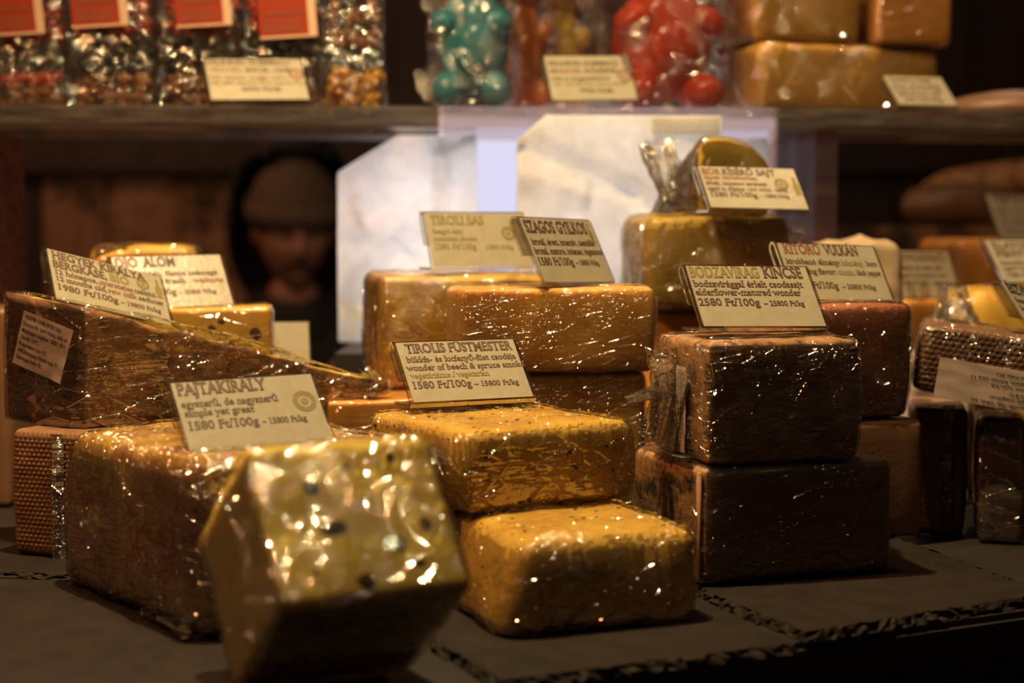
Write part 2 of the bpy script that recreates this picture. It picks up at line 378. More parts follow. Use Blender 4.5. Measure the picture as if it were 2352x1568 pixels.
def disc(bm, cx, cy, r0, r1, n=28, sx=1):
    if r0 <= 0:
        bm.faces.new([bm.verts.new((cx + sx * r1 * math.cos(6.2832 * i / n), cy + r1 * math.sin(6.2832 * i / n), 0)) for i in range(n)]); return
    a = [bm.verts.new((cx + sx * r0 * math.cos(6.2832 * i / n), cy + r0 * math.sin(6.2832 * i / n), 0)) for i in range(n)]
    b = [bm.verts.new((cx + sx * r1 * math.cos(6.2832 * i / n), cy + r1 * math.sin(6.2832 * i / n), 0)) for i in range(n)]
    for i in range(n): bm.faces.new((a[i], b[i], b[(i + 1) % n], a[(i + 1) % n]))

SW, SH = .094, .0535
def price_sign(label, yaw, lean, roll, pos, prints, W=SW, H=SH, card=(.02, .055, .97, .985), foot=.028, seal=None, bottle=None, ring=None, base_to=None, blank=False):
    """bent clear acrylic holder (foot, leaning front, folded back flap) with a printed card; POS is the centre of its front"""
    rot = Matrix.Rotation(yaw, 3, 'Z') @ Matrix.Rotation(roll, 3, 'Y') @ Matrix.Rotation(-lean, 3, 'X')
    o = empty('price_sign', Vector(pos) + Vector((0, 0, .0013)) - rot @ Vector((0, 0, H / 2)), rot.to_euler())
    tag(o, label, 'sign', 'price signs in bent acrylic holders')
    t = .0021; cb, sb = math.cos(lean), math.sin(lean)
    path = [(.0068, H * .46), (.0068, H - .004), (.0052, H - .0010), (.0028, H), (.0008, H - .0012), (0, H - .004), (0, .003), (.0006, .0008), (.0022, 0.0)]
    path += [(.0022 + foot * cb * q, foot * sb * q) for q in (.35, .7, 1)]
    vs = []; n = len(path)
    for i, (y, z) in enumerate(path):
        a = Vector(path[max(i - 1, 0)]); b = Vector(path[min(i + 1, n - 1)]); tn = (b - a).normalized(); nm = Vector((tn.y, -tn.x))
        for x in (-W / 2, W / 2):
            vs.append((x, y + nm.x * t / 2, z + nm.y * t / 2)); vs.append((x, y - nm.x * t / 2, z - nm.y * t / 2))
    fs = []
    for i in range(n - 1):
        k, m = i * 4, i * 4 + 4
        fs += [(k, k + 2, m + 2, m), (k + 1, m + 1, m + 3, k + 3), (k, m, m + 1, k + 1), (k + 2, k + 3, m + 3, m + 2)]
    e = (n - 1) * 4; fs += [(0, 1, 3, 2), (e, e + 2, e + 3, e + 1)]
    me = bpy.data.meshes.new('acrylic_holder'); me.from_pydata(vs, [], fs); me.update()
    link('acrylic_holder', me, M['acr'], o, smooth=False)
    X = lambda u: (u - .5) * W
    Z = lambda v: (1 - v) * H
    bm = bmesh.new(); plain_box(bm, (X(card[0]), -.0018, Z(card[3])), (X(card[2]), -.0014, Z(card[1])))
    cd = link('card', from_bm(bm, 'card'), M['card'], o, smooth=False)
    Q = Matrix.Rotation(R(90), 4, 'X')
    def put(me, u, v, mat, nm='printed_line'):
        p = link(nm, me, mat, cd, (X(u), -.00205, Z(v)), (R(90), 0, 0), smooth=False); return p
    for ln in prints:
        s, u, v, wd, cap = ln[:5]; cap = cap * .82 if cap < .14 else cap; mat = M[ln[5]] if len(ln) > 5 else M['ink']
        put(text_mesh(s, cap * H, wd * W, bold=.03 if cap > .14 else .022), u, v, mat)
    if seal:
        u, v, r = seal; bm = bmesh.new(); q = r * W
        disc(bm, 0, 0, q * .84, q); disc(bm, 0, 0, q * .58, q * .74); disc(bm, 0, 0, 0, q * .34)
        for k in range(16): disc(bm, q * .79 * math.cos(k * .3927), q * .79 * math.sin(k * .3927), 0, q * .07, 6)
        put(from_bm(bm, 'printed_seal'), u, v, M['ink_green'], 'printed_seal')
    if ring:
        u, v, r = ring; bm = bmesh.new(); q = r * W
        disc(bm, 0, 0, q * .66, q); disc(bm, 0, 0, 0, q * .3)
        put(from_bm(bm, 'printed_seal'), u, v, M['ink_red'], 'printed_seal')
    if bottle:
        u, v, hh = bottle; k = hh * H; bm = bmesh.new()
        pr = [(.10, 0), (.13, .06), (.06, .12), (.12, .22), (.13, .5), (.07, .66), (.045, .78), (.06, .86), (.05, 1)]
        L = [bm.verts.new((-x * k, y * k, 0)) for x, y in pr]; Rr = [bm.verts.new((x * k * 1.15, y * k, 0)) for x, y in pr]
        for i in range(len(pr) - 1): bm.faces.new((L[i], Rr[i], Rr[i + 1], L[i + 1]))
        put(from_bm(bm, 'printed_figure'), u, v, M['ink_green'], 'printed_figure')
    return o

# ------------------------------------------------------------------ setting: stall floor and plank back wall
def slab(name, lo, hi, mat, kind='structure'):
    bm = bmesh.new(); plain_box(bm, lo, hi); o = link(name, from_bm(bm, name), mat, smooth=False)
    if kind: o['kind'] = kind
    return o
M['floor'] = plain('dark_floor', (.03, .025, .02), .8, .3, 8)
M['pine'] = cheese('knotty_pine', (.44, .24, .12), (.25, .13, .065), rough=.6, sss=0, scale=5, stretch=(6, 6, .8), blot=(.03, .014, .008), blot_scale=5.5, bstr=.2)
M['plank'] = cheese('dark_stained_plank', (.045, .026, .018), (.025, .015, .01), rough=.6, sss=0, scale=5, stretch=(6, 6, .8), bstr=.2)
slab('floor', (-5, -.8, -1.14), (5, 5.2, -1.10), M['floor'])
wb = slab('wall_back', (-5, 4.34, -1.10), (5, 4.42, 2.2), M['plank'])
rnd = random.Random(4); x = -2.6
while x < 2.6:
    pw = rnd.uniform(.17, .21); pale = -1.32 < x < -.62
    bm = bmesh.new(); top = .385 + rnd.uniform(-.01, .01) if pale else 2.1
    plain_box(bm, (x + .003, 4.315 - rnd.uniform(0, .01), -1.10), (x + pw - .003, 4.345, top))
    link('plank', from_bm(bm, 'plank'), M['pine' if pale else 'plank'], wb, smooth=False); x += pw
bm = bmesh.new(); plain_box(bm, (-2.6, 4.24, .40), (2.6, 4.315, .62)); link('rail', from_bm(bm, 'rail'), M['plank'], wb, smooth=False)

# ------------------------------------------------------------------ counter with its slates
CY = R(26); CO = Vector((.0143, .800, 0))
ct = empty('market_counter', CO, (0, 0, CY)); tag(ct, 'black stained wooden counter with a moulded front edge under the slates', 'counter')
bm = bmesh.new(); plain_box(bm, (-1.1, 0, -.028), (1.25, 1.14, -.0005)); bmesh.ops.bevel(bm, geom=bm.edges[:], offset=.004, segments=2, affect='EDGES')
link('counter_top', from_bm(bm, 'counter_top'), M['counter'], ct, smooth=False)
bm = bmesh.new(); plain_box(bm, (-1.1, .012, -1.10), (1.25, 1.12, -.028)); link('front_panel', from_bm(bm, 'front_panel'), M['counter'], ct, smooth=False)
bm = bmesh.new()
for y0, z0, z1 in ((.002, -.040, -.028), (-.004, -.050, -.040)): plain_box(bm, (-1.1, y0, z0), (1.25, .02, z1))
bmesh.ops.bevel(bm, geom=bm.edges[:], offset=.003, segments=2, affect='EDGES'); link('moulding', from_bm(bm, 'moulding'), M['counter'], ct, smooth=False)

def slate(label, pts, z0, z1, seed):
    """slate tile with chipped, stepped edges"""
    cen = sum((Vector(p) for p in pts), Vector((0, 0))) / len(pts); loop = []
    for i in range(len(pts)):
        a, b = Vector(pts[i]), Vector(pts[(i + 1) % len(pts)]); n = max(2, int((b - a).length / .0035))
        loop += [a.lerp(b, k / n) for k in range(n)]
    bm = bmesh.new(); rings = []; L = len(loop)
    for li, t in enumerate((0, .35, .7, 1)):
        ring = []
        for i, p in enumerate(loop):
            nrm = (p - cen).normalized()
            j = .0032 * noise.noise(Vector((p.x * 130, p.y * 130, li * 9 + seed))) + .003 * noise.noise(Vector((p.x * 420, p.y * 420, li * 4 + seed)))
            q = p + nrm * (j - .0035 * t + .001)
            ring.append(bm.verts.new((q.x - cen.x, q.y - cen.y, (z1 - z0) * t + (.0006 * noise.noise(Vector((p.x * 300, p.y * 300, 5))) if 0 < t < 1 else 0))))
        rings.append(ring)
    for a, b in zip(rings, rings[1:]):
        for i in range(L): bm.faces.new((a[i], a[(i + 1) % L], b[(i + 1) % L], b[i]))
    bm.faces.new(rings[-1]); bm.faces.new(list(reversed(rings[0])))
    bmesh.ops.triangulate(bm, faces=[f for f in bm.faces if len(f.verts) > 4])
    o = link('slate_tile', from_bm(bm, 'slate_tile'), M['slate'], loc=(cen.x, cen.y, z0), smooth=False)
    return tag(o, label, 'slate', 'slate tiles on the counter')
def g2(x, y, z=.006): p = on(x, y, z); return (p.x, p.y)
pA, pAr, pAl = g2(1850, 1452), g2(2420, 1362), g2(1640, 1368)
slate('dark slate tile under the grey-brown cheese block at the right', [pA, pAr, (pAr[0] - .06, pAr[1] + .21), (pAl[0] - .05, pAl[1] + .16), pAl], .0, .006, 2)
pB, pBl, pBk = g2(1832, 1474), g2(1150, 1562), g2(985, 1462)
slate('dark slate tile under the front wrapped orange cheese', [pB, pBl, pBk, (-.045, 1.03), (.06, 1.07), (pAl[0] - .008, pAl[1] + .0)], .0, .0055, 5)
slate('dark slate tile at the left under the tall wrapped cheese', [(-.36, .83), (-.17, .70), (-.063, .77), (-.065, .80), (-.10, 1.05), (-.33, 1.02)], .0, .003, 8)
slate('dark slate tile under the left ridged rind block', [(-.41, 1.06), (-.30, 1.035), (-.215, 1.115), (-.23, 1.21), (-.40, 1.21)], .0, .0035, 9)

# ------------------------------------------------------------------ acrylic display shelf, riser and light box
SY = R(4); SO = Vector((0, 1.53, 0)); ZS, ZU = .3545, .3345
def sh(x, v=0, z=ZS):                       # a point on the shelf, V metres behind its front edge
    return Vector((SO.x + x * math.cos(SY) - v * math.sin(SY), SO.y + x * math.sin(SY) + v * math.cos(SY), z))
sf = empty('display_shelf', SO, (0, 0, SY)); tag(sf, 'long clear acrylic display shelf on side panels above the cheeses', 'shelf')
def acr_box(name, lo, hi, mat, bev=.0015):
    bm = bmesh.new(); plain_box(bm, lo, hi); bmesh.ops.bevel(bm, geom=bm.edges[:], offset=bev, segments=2, affect='EDGES')
    return link(name, from_bm(bm, name), mat, sf, smooth=False)
acr_box('shelf_board', (-.75, 0, ZU), (.9, .225, ZS), M['shelf'])
acr_box('side_panel', (-.535, .01, .001), (-.515, .215, ZU - .0005), M['post_left'])
acr_box('side_panel', (-.66, .01, .001), (-.64, .215, ZU - .0005), M['post_left'])
acr_box('side_panel', (.302, .01, .001), (.325, .215, ZU - .0005), M['post'])
acr_box('side_panel', (.80, .01, .001), (.82, .215, ZU - .0005), M['post'])
for i in range(2): acr_box('end_block', (-.536 + i * .0165, -.012, ZU + .001), (-.5215 + i * .0165, -.0005, ZS - .0005), M['acr'], .001)
rs = slab('riser_box', (-.165, 1.452, 0), (.28, 1.86, .12), M['counter'], None); tag(rs, 'low black box under the paper bags behind the cheeses', 'box')
lb = empty('light_box', (.11, 1.80, .1205)); tag(lb, 'glowing white light box between the two paper bags', 'lamp')
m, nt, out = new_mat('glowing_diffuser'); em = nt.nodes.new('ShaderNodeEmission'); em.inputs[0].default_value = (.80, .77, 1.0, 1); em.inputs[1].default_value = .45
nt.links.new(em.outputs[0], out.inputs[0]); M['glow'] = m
M['white'] = plain('white_plastic', (.75, .73, .70), .4)
bm = bmesh.new(); plain_box(bm, (-.193, .004, 0), (.193, .03, .246)); link('housing', from_bm(bm, 'housing'), M['white'], lb, smooth=False)
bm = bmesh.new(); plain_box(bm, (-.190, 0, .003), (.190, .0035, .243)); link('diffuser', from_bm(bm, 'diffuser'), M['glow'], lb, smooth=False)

# ------------------------------------------------------------------ paper bags
def crease(lines_, amp):
    def fn(p, n):
        for (x0, z0, x1, z1, s, wd) in lines_:
            d = Vector((x1 - x0, z1 - z0)); L = d.length; d /= L; q = Vector((p.x - x0, p.z - z0))
            t = q.dot(d); e = abs(q.x * d.y - q.y * d.x)
            if -.01 < t < L + .01 and e < wd: p = p + Vector((0, s * amp * (1 - e / wd), 0))
        return p
    return fn
def paper_bag(label, pos, yaw, w, d, z0, z1, seed, cuts, cr, flap=None):
    h = z1 - z0; cf = crease(cr, 1)
    def ex(p, n):
        zt = h
        for xa, sl in cuts:
            zt = min(zt, h - max(0, (xa - p.x) * sl) if sl > 0 else h - max(0, (p.x - xa) * -sl))
        p = Vector((p.x, p.y, p.z * zt / h)); t = p.z / h
        p.y *= 1 - .6 * max(0, (t - .55) / .45)
        q = Vector((p.x * 32 + seed, p.z * 32, p.y * 10 + (50 if n.y > .3 else 0)))
        p += Vector((0, .0022 * noise.noise(q) + .0012 * noise.noise(q * 2.6), 0))
        q0 = p.copy(); p = cf(p, n); p = p + (p - q0) * .9
        return p
    c, s = math.cos(yaw), math.sin(yaw)
    me = rbox('paper_bag', w, d, h, .003, .004, ex)
    o = link('paper_bag', me, M['bag'], None, (pos[0] + c * w / 2 - s * d / 2, pos[1] + s * w / 2 + c * d / 2, z0), (0, 0, yaw))
    tag(o, label, 'bag')
    if flap:
        x0, x1, zb, zt, y = flap; hh = zt - zb
        fm = rbox('folded_flap', x1 - x0, .004, hh, .0015, .006, shaper(hh, seed, .0012, freq=60))
        link('folded_flap', fm, M['bag'], o, ((x0 + x1) / 2, y, zb))
    return o
paper_bag('white paper bag with a slanting top standing left of the light box', (-.178, 1.60), R(3), .143, .055, .1205, .3325, 3,
          [(-.010, .62)], [(.036, .20, .030, .10, -.006, .010), (.036, .20, .071, .215, -.005, .008), (.030, .10, .030, 0, -.003, .008), (-.04, .13, .02, .16, .004, .03), (-.05, .04, -.01, .09, .005, .025)])
paper_bag('large white paper bag right of the light box with its top folded over', (.006, 1.462), R(3), .192, .036, .1205, .342, 7,
          [(-.070, .9)], [(-.085, .19, .01, .15, .006, .016), (.01, .15, .035, .13, .005, .014), (-.09, .165, -.04, .15, -.005, .02), (.05, .19, .09, .10, -.004, .02)],
          flap=(.028, .092, .204, .2195, -.016))
paper_bag('smaller paper bag behind the wine-dark rind wedge', (.168, 1.61), R(4), .098, .04, .1205, .330, 12, [], [(-.03, .2, .02, .05, .004, .02)])

# ------------------------------------------------------------------ cheeses, left to right
def P2(x, Y): return ((x - 1176) / F * Y, Y)
blk = block
# left rind wedge on top of the ridged block
def wedge():
    d0, d1 = 1.10, 1.205
    topl = [(0, 703), (.053, 711), (.2, 744), (.295, 761), (.41, 782), (.55, 803), (.77, 844), (.88, 862), (1, 876)]
    botl = [(0, 978), (.2, 968), (.45, 952), (.7, 930), (.9, 910), (1, 898)]
    def lerp(tab, t):
        for (a, ya), (b, yb) in zip(tab, tab[1:]):
            if t <= b: return ya + (yb - ya) * (t - a) / (b - a)
        return tab[-1][1]
    org = on(190, 980, .0955); rim = Vector((-.788, .616, 0)); N = 60; K = 16; J = 10
    def sect(t, e=0, tent=0):
        x = 193 + (888 - 193) * t; Y = d0 + (d1 - d0) * t
        b = at(x, lerp(botl, t), Y); a = at(x, lerp(topl, t), Y)
        wdt = .094 * (1 - t) + .012 * t; off = rim * wdt; lift = .008 * (1 - t) ** .5
        a2 = a + off + Vector((0, 0, lift)); b2 = b + off
        cen = (a + b + a2 + b2) / 4; ring = []
        for k in range(K): ring.append((b.lerp(a, k / K), 0))
        for k in range(J): ring.append((a.lerp(a2, k / J), 1))
        for k in range(K): ring.append((a2.lerp(b2, k / K), 0))
        for k in range(J): ring.append((b2.lerp(b, k / J), 0))
        if e or tent:
            ring = [(q + (q - cen).normalized() * e + Vector((0, 0, tent * (1 if j < 1 and K * .6 <= i < K + J + 4 else 0))), m_) for i, (q, m_) in enumerate(ring) for j in (0,)]
        return ring, cen
    def build(name, mat, e, tent, crk, seed):
        vs = []; fs = []; mi = []; n = None
        for i in range(N + 1):
            t = i / N; ring, cen = sect(t, e, tent * math.sin(math.pi * min(1, t * 1.1)) if tent else 0); n = len(ring)
            for q, m_ in ring:
                dv = (q - cen).normalized(); a_ = noise.noise(q * 40 + Vector((seed, 0, 0))); b_ = 1 - abs(noise.noise(Vector((q.x * 150, q.y * 80, q.z * 110))))
                vs.append(q + dv * ((.0016 * a_ + .0008 * noise.noise(q * 160)) if not crk else crk * (.7 * a_ + .7 * (b_ - .7))) - org)
        for i in range(N):
            for k in range(n):
                k2 = (k + 1) % n; fs.append((i * n + k, i * n + k2, (i + 1) * n + k2, (i + 1) * n + k)); mi.append(sect(0)[0][k][1] if False else (1 if K <= k < K + J else 0))
        # rim end, gently bulged, and the tip end
        ring = vs[:n]; base = len(vs); G = 12
        for g in range(1, G):
            for k in range(K + 1):
                f = ring[k]; bk = ring[(2 * K + J - k) % n]; q = f.lerp(bk, g / G)
                bul = Vector((-.616, -.788, 0)) * (.007 * math.sin(math.pi * g / G))
                vs.append(q + bul)
        def V(g, k):
            if g == 0: return k
            if g == G: return (2 * K + J - k) % n
            return base + (g - 1) * (K + 1) + k
        for g in range(G):
            for k in range(K): fs.append((V(g, k), V(g, k + 1), V(g + 1, k + 1), V(g + 1, k))); mi.append(2)
        for g in range(G):   # close rim top and bottom gaps by fans
            pass
        tb = N * n; fs.append(tuple(tb + k for k in range(n))); mi.append(0)
        topc = [K + j for j in range(J + 1)]; rowt = [V(g, K) for g in range(G + 1)]
        fs.append(tuple(topc[:-1] + [topc[-1]] + rowt[1:-1][::-1])); mi.append(1)
        botc = [(2 * K + J + j) % n for j in range(J + 1)]; rowb = [V(g, 0) for g in range(G + 1)]
        fs.append(tuple(botc + rowb[1:-1])); mi.append(0)
        me = bpy.data.meshes.new(name); me.from_pydata(vs, [], fs); me.update(); me.validate()
        bm = bmesh.new(); bm.from_mesh(me); bmesh.ops.recalc_face_normals(bm, faces=bm.faces[:]); bmesh.ops.triangulate(bm, faces=[f for f in bm.faces if len(f.verts) > 4]); bm.to_mesh(me); bm.free()
        return me, mi
    me, mi = build('cheese_wedge', None, 0, 0, 0, 1)
    o = link('cheese_wedge', me, [M['rind'], M['swiss'], M['weave']], loc=org)
    if len(mi) <= len(me.polygons):
        for p, k in zip(me.polygons, mi): p.material_index = k
    tag(o, 'brown rind cheese wedge lying on its side, tapering right to a wrapped tip', 'cheese')
    me2, _ = build('cling_film', None, .0018, .007, .0022, 4)
    link('cling_film', me2, M['film3'], o)
    tip = at(872, 880, 1.207) - org
    gather(o, tip + Vector((-.012, -.006, .0)), tip + Vector((.008, .004, -.004)), .010, .004, M['film_tail'], 3, 6, flat=.8)
    return o, org, rim
wedge_o, worg, wrim = wedge()

def sticker(parent, name, org, ux, vz, W, H, lines_, mat=None, curl=.004, size=.5, ink='ink_black', flip=False, seed=1, gap=None, nrm=None):
    """a printed paper label; ORG = its top left corner in parent space, UX / VZ = directions of the text line and of the way down the label"""
    ux = Vector(ux).normalized(); vz = Vector(vz).normalized(); n = ux.cross(-vz).normalized()
    vs = []; fs = []; nx, ny = 14, 12
    def pt(u, v): return Vector(org) + ux * (u * W) + vz * (v * H) + n * (.0006 + curl * max(0, u - .75) ** 2 * 6 * (.3 + v) + .0006 * noise.noise(Vector((u * 5, v * 5, seed))))
    for j in range(ny + 1):
        for i in range(nx + 1): vs.append(pt(i / nx, j / ny))
    for j in range(ny):
        for i in range(nx): a = j * (nx + 1) + i; fs.append((a, a + nx + 1, a + nx + 2, a + 1))
    me = bpy.data.meshes.new(name); me.from_pydata(vs, [], fs); me.update()
    st = link(name, me, mat or M['sticker'], parent)
    gap = gap or 1 / (len(lines_) + 1)
    for k, ln in enumerate(lines_):
        s, u = ln[0], ln[1]; wd = ln[2] * W; v = (k + 1) * gap * H
        tm = text_mesh(s, size * gap * H, wd, serif=False, bold=ln[3] if len(ln) > 3 else .012)
        for q in tm.vertices:
            uu = u + q.co.x / W; vv = (v - q.co.y) / H; q.co = pt(uu, vv) + n * .0004
        link('printed_line', tm, M[ink], st, smooth=False)
    return st
def rimpt(x, y, off=.006):
    o_ = worg + Vector((-.616, -.788, 0)) * off; n = Vector((.616, .788, 0)); d = ray(x, y); eye = Vector((0, 0, EYE))
    return eye + d * ((o_ - eye).dot(n) / d.dot(n)) - worg
a, b, c = rimpt(57, 712), rimpt(171, 758), rimpt(30, 832)
sticker(wedge_o, 'paper_sticker', a, b - a, c - a, (b - a).length, (c - a).length,
        [('HEGYEK KIRÁLYA BIO Sajt', .06, .72), ('Összetevők: nyers biotej, oltó, só', .04, .90), ('Minőségét megőrzi:  2021 10 1', .05, .86), ('Tárolás: 2-8°C', .05, .36), ('Forgalmazza: Lyan Kft.', .05, .56), ('1092 Budapest, Kinizsi utca 11', .05, .80), ('Származási hely: EU', .05, .52)], curl=.002, size=.58)

def woven(px, pz, amp):
    def dots(a, z):
        row = math.floor(z / pz); return amp * (max(0, math.sin(math.pi * z / pz % math.pi)) ** .7) * (.25 + .75 * abs(math.sin(math.pi * a / px + (row % 2) * 1.57)))
    def ex(p, n):
        if n.y < -.5: p = p + Vector((0, -dots(p.x, p.z), 0))
        elif n.x < -.5: p = p + Vector((-dots(p.y, p.z), 0, 0))
        return p
    return ex
rb = blk('rind_block', 'brown block with a ridged woven rind under the rind wedge at the left', (-.3545, 1.104), R(-22), .085, .10, .0035, .0935, M['weave'], None, 5, r=.006, step=.0009, amp=.001, extra=woven(.0040, .0032, .0012))
bm = bmesh.new(); plain_box(bm, (-.006, -.054, -.001), (.004, -.0522, .088)); bmesh.ops.subdivide_edges(bm, edges=bm.edges[:], cuts=5)
for v in bm.verts: v.co.x += .0015 * noise.noise(v.co * 60); v.co.y += .0006 * noise.noise(v.co * 200)
link('film_strap', from_bm(bm, 'film_strap'), M['film_tail'], rb)
bm = bmesh.new()
for i in range(12):
    t = i / 11; x0 = -.002 + .045 * t; z0 = .052 - .009 * t
    for dz in (-.001, .001): bm.verts.new((x0, -.0527 - .001 * math.sin(3 * t), z0 + dz))
bm.verts.ensure_lookup_table()
for i in range(11): bm.faces.new((bm.verts[2 * i], bm.verts[2 * i + 1], bm.verts[2 * i + 3], bm.verts[2 * i + 2]))
link('film_fold', from_bm(bm, 'film_fold'), M['film_tail'], rb)
blk('cheese_block', 'pinkish brown cheese block behind the rind wedge at the far left edge', (-.53, 1.32), R(-3), .105, .1, .0, .168, M['brownp'], None, 6)
tall = blk('cheese_block', 'tall yellow walnut cheese behind the slanted price sign at the left', (-.372, 1.385), R(6), .090, .09, .0, .221, M['gold'], M['film_soft'], 7, r=.008, extra=lambda p, n: Vector((p.x, p.y, p.z - (max(0, -.01 - p.x) * .35 + max(0, p.x - .036) * 1.6) * (p.z / .22) ** 6)))
o = blk('cheese_block', 'yellow walnut cheese block carrying a price sign beside the man', (-.315, 1.262), R(8), .119, .060, .0, .1712, M['gold'], M['film_soft'], 8, r=.004)
bits(o, [((.012, -.0307, .153), .0034, (1, .3, 1.4)), ((.047, -.0307, .150), .0048, (1, .3, 1.2)), ((.028, -.0307, .141), .003, (1, .3, 1.2)), ((-.004, -.0307, .150), .0025, (1, .3, 1.3)), ((.02, -.0307, .160), .0026, (1.3, .3, .8)), ((-.02, -.0307, .146), .003, (1, .3, 1))], M['walnut'], 'walnut_piece')
o = tall
bits(o, [((-.015 + i * .014, -.040 + .01 * (i % 3), .2185 - .001 * (i < 1)), .0028, (1.3, 1, .4)) for i in range(4)], M['walnut'], 'walnut_piece')

pj = blk('cheese_block', 'big film-wrapped golden cheese block at the front left with a price sign on top', (-.172, .862), R(38), .15, .194, .003, .104, M['pajta'], M['film4'], 9, r=.010, amp=.0025, bulge=.004, tx=-.03, ty=-.02, e=.0018, crk=.0022, fac=.0008)
flecks(pj, .15, .194, .101, 60, M['seed'], (.0006, .0012), ('left', 'top'), 5)
gather(pj, (-.074, -.09, .006), (-.074, -.02, .004), .007, .004, M['film_tail'], 8, 7, flat=.5)

blk('cheese_block', 'flat-topped orange cheese block behind the front left price sign', (-.138, 1.175), R(14), .165, .19, .0, .1045, M['amber'], M['film_soft'], 10, r=.003)
tb = blk('cheese_block', 'golden cheese block behind with the washed-out price sign before the left bag', (-.103, 1.265), R(12), .143, .13, .105, .1970, M['tirol'], M['film'], 11, r=.006, bulge=.003)
bits(tb, [((-.019, -.0690, .074), .0030, (1.1, .3, 1)), ((.02, -.0690, .02), .0014, (1, .3, 1))], M['seed'], 'dark_eye')
blk('cheese_block', 'golden cheese block under the smooth amber block in the centre', (-.031, 1.126), R(12), .131, .066, .0055, .1295, M['clear_amber'], M['film2'], 12, r=.006, tx=.03)
zb = blk('cheese_block', 'smooth amber cheese block wrapped in streaked film at the centre', (-.0357, 1.121), R(12), .144, .068, .130, .1915, M['clear_amber'], M['film2'], 13, r=.0045, bulge=.001, e=.001, crk=.0008, fac=.00035)
bits(zb, [((.018, -.0352, .041), .0012, (.8, .3, 1.2))], M['seed'], 'dark_eye')

fu = blk('cheese_block', 'herb-flecked yellow cheese block, the upper of the front centre pair', (-.027, .945), R(32), .124, .132, .0595, .1105, M['herb'], M['film3'], 14, r=.0065, amp=.0014, bulge=.002, fac=.0007)
flecks(fu, .124, .132, .051, 70, M['fleck'], (.0008, .0019), ('front', 'left', 'top'), 6)
bits(fu, [((-.048, -.0680, .022), .0022, (1, .25, 1)), ((-.05, -.0680, .036), .0016, (1, .25, 1.3)), ((.012, -.0682, .034), .0019, (1.5, .25, .8)), ((.016, -.0682, .024), .0019, (1.4, .25, .8)), ((-.052, -.0680, .030), .0015, (1, .25, 1)), ((.045, -.0680, .020), .0014, (1, .25, 1.2)), ((.04, -.0680, .036), .0013, (1, .25, 1))], M['seed'], 'dark_seed')
gather(fu, (-.054, .02, .046), (-.064, -.04, .03), .008, .007, M['film_tail'], 12, 7, flat=.5)
fl = blk('cheese_block', 'film-wrapped orange cheese block with red flecks, the lower front centre one', (-.006, .857), R(21), .121, .178, .0055, .0585, M['herb'], M['film3'], 15, r=.008, amp=.002, bulge=.002, tx=-.12, sx=.009, ty=-.05, e=.0018, crk=.0028, fac=.0007)
flecks(fl, .121, .178, .053, 60, M['fleck'], (.0008, .0018), ('left', 'top'), 8)

# leaning front block
def leaning():
    a = R(28); be = R(51); P0 = at(650, 1392, .700)
    u = Vector((math.cos(a), math.sin(a), 0)); v = Vector((-math.sin(a) * math.cos(be), math.cos(a) * math.cos(be), math.sin(be))); n = u.cross(v)
    W_, L_, T_ = .096, .086, .092
    m3 = Matrix((u, v, n)).transposed()
    me = rbox('cheese_block', W_, L_, T_, .0045, .007, shaper(T_, 21, .0015, freq=30))
    o = link('cheese_block', me, M['swiss'], None, P0 + u * W_ / 2 + v * L_ / 2 - n * T_, m3.to_euler()); tag(o, 'pale yellow walnut cheese block leaning back at the front, glittering with film', 'cheese')
    link('cling_film', rbox('cling_film', W_, L_, T_, .006, .0024, film_fn(shaper(T_, 21, .0015, freq=30), 21, .0022, .0020, .0008)), M['film4'], o, smooth=False)
    zz = T_ + .0004
    bits(o, [((-.020, .017, zz), .0040, (1, 1, .25)), ((-.014, -.006, zz), .0046, (1.5, .9, .25)), ((.014, -.017, zz), .0048, (1.3, 1, .25)), ((.033, -.008, zz), .0032, (1, 1, .25)), ((.025, .031, zz), .0021, (1.2, 1, .25)),
             ((-.005, -.035, zz), .0038, (1.3, 1, .25)), ((.024, -.029, zz), .0026, (1.3, .8, .25)), ((-.030, -.004, zz), .0014, (1, 1, .25)), ((.0, .027, zz), .0014, (1, 1, .25)), ((-.028, -.028, zz), .0014, (1, 1, .25))], M['walnut'], 'walnut_piece')
    gather(o, (-.048, -.043, .004), (-.03, -.043, .0), .006, .004, M['film_tail'], 5, 6)
    return o
lean_o = leaning()

# right stack
sb = blk('cheese_block', 'grey-brown cheese block, its front coloured dark for shade, with a mould-dark left side, lower of the right stack', (.121, .985), R(20), .140, .108, .006, .0835, [M['grey'], M['mould']], M['film_soft'], 16, r=.007, bulge=.001, amp=.001, body=left_face)
bm = bmesh.new(); plain_box(bm, (-.0718, -.0525, .004), (-.0695, -.0475, .074)); bmesh.ops.bevel(bm, geom=bm.edges[:], offset=.0008, segments=1, affect='EDGES')
link('pale_rim', from_bm(bm, 'pale_rim'), M['pale_rim'], sb)
bu = blk('cheese_block', 'dark brown cheese block, its front coloured dark for shade, with speckled left rind, upper of the right stack', (.124, .988), R(16), .106, .088, .0845, .1625, [M['brownp'], M['mould']], M['film2'], 17, r=.004, amp=.0012, bulge=.002, body=left_top, e=.0016, crk=.0018)
bits(bu, [((-.044, -.0455, .071), .0016, (1, .4, 1)), ((-.022, -.0455, .0715), .0014, (1, .4, 1)), ((.048, -.0455, .0715), .0022, (1, .4, 1)), ((-.03, -.0455, .073), .0012, (1, .4, 1)), ((-.002, -.0455, .074), .0012, (1, .4, 1))], M['seed'], 'dark_seed')
gather(bu, (-.058, -.010, .066), (-.062, .012, .008), .012, .010, M['film_tail'], 7, 9, name='film_bulge', flat=1.1)
gather(bu, (-.060, .012, .042), (-.094, -.012, .040), .009, .003, M['film_tail'], 9, 8, flat=.6)
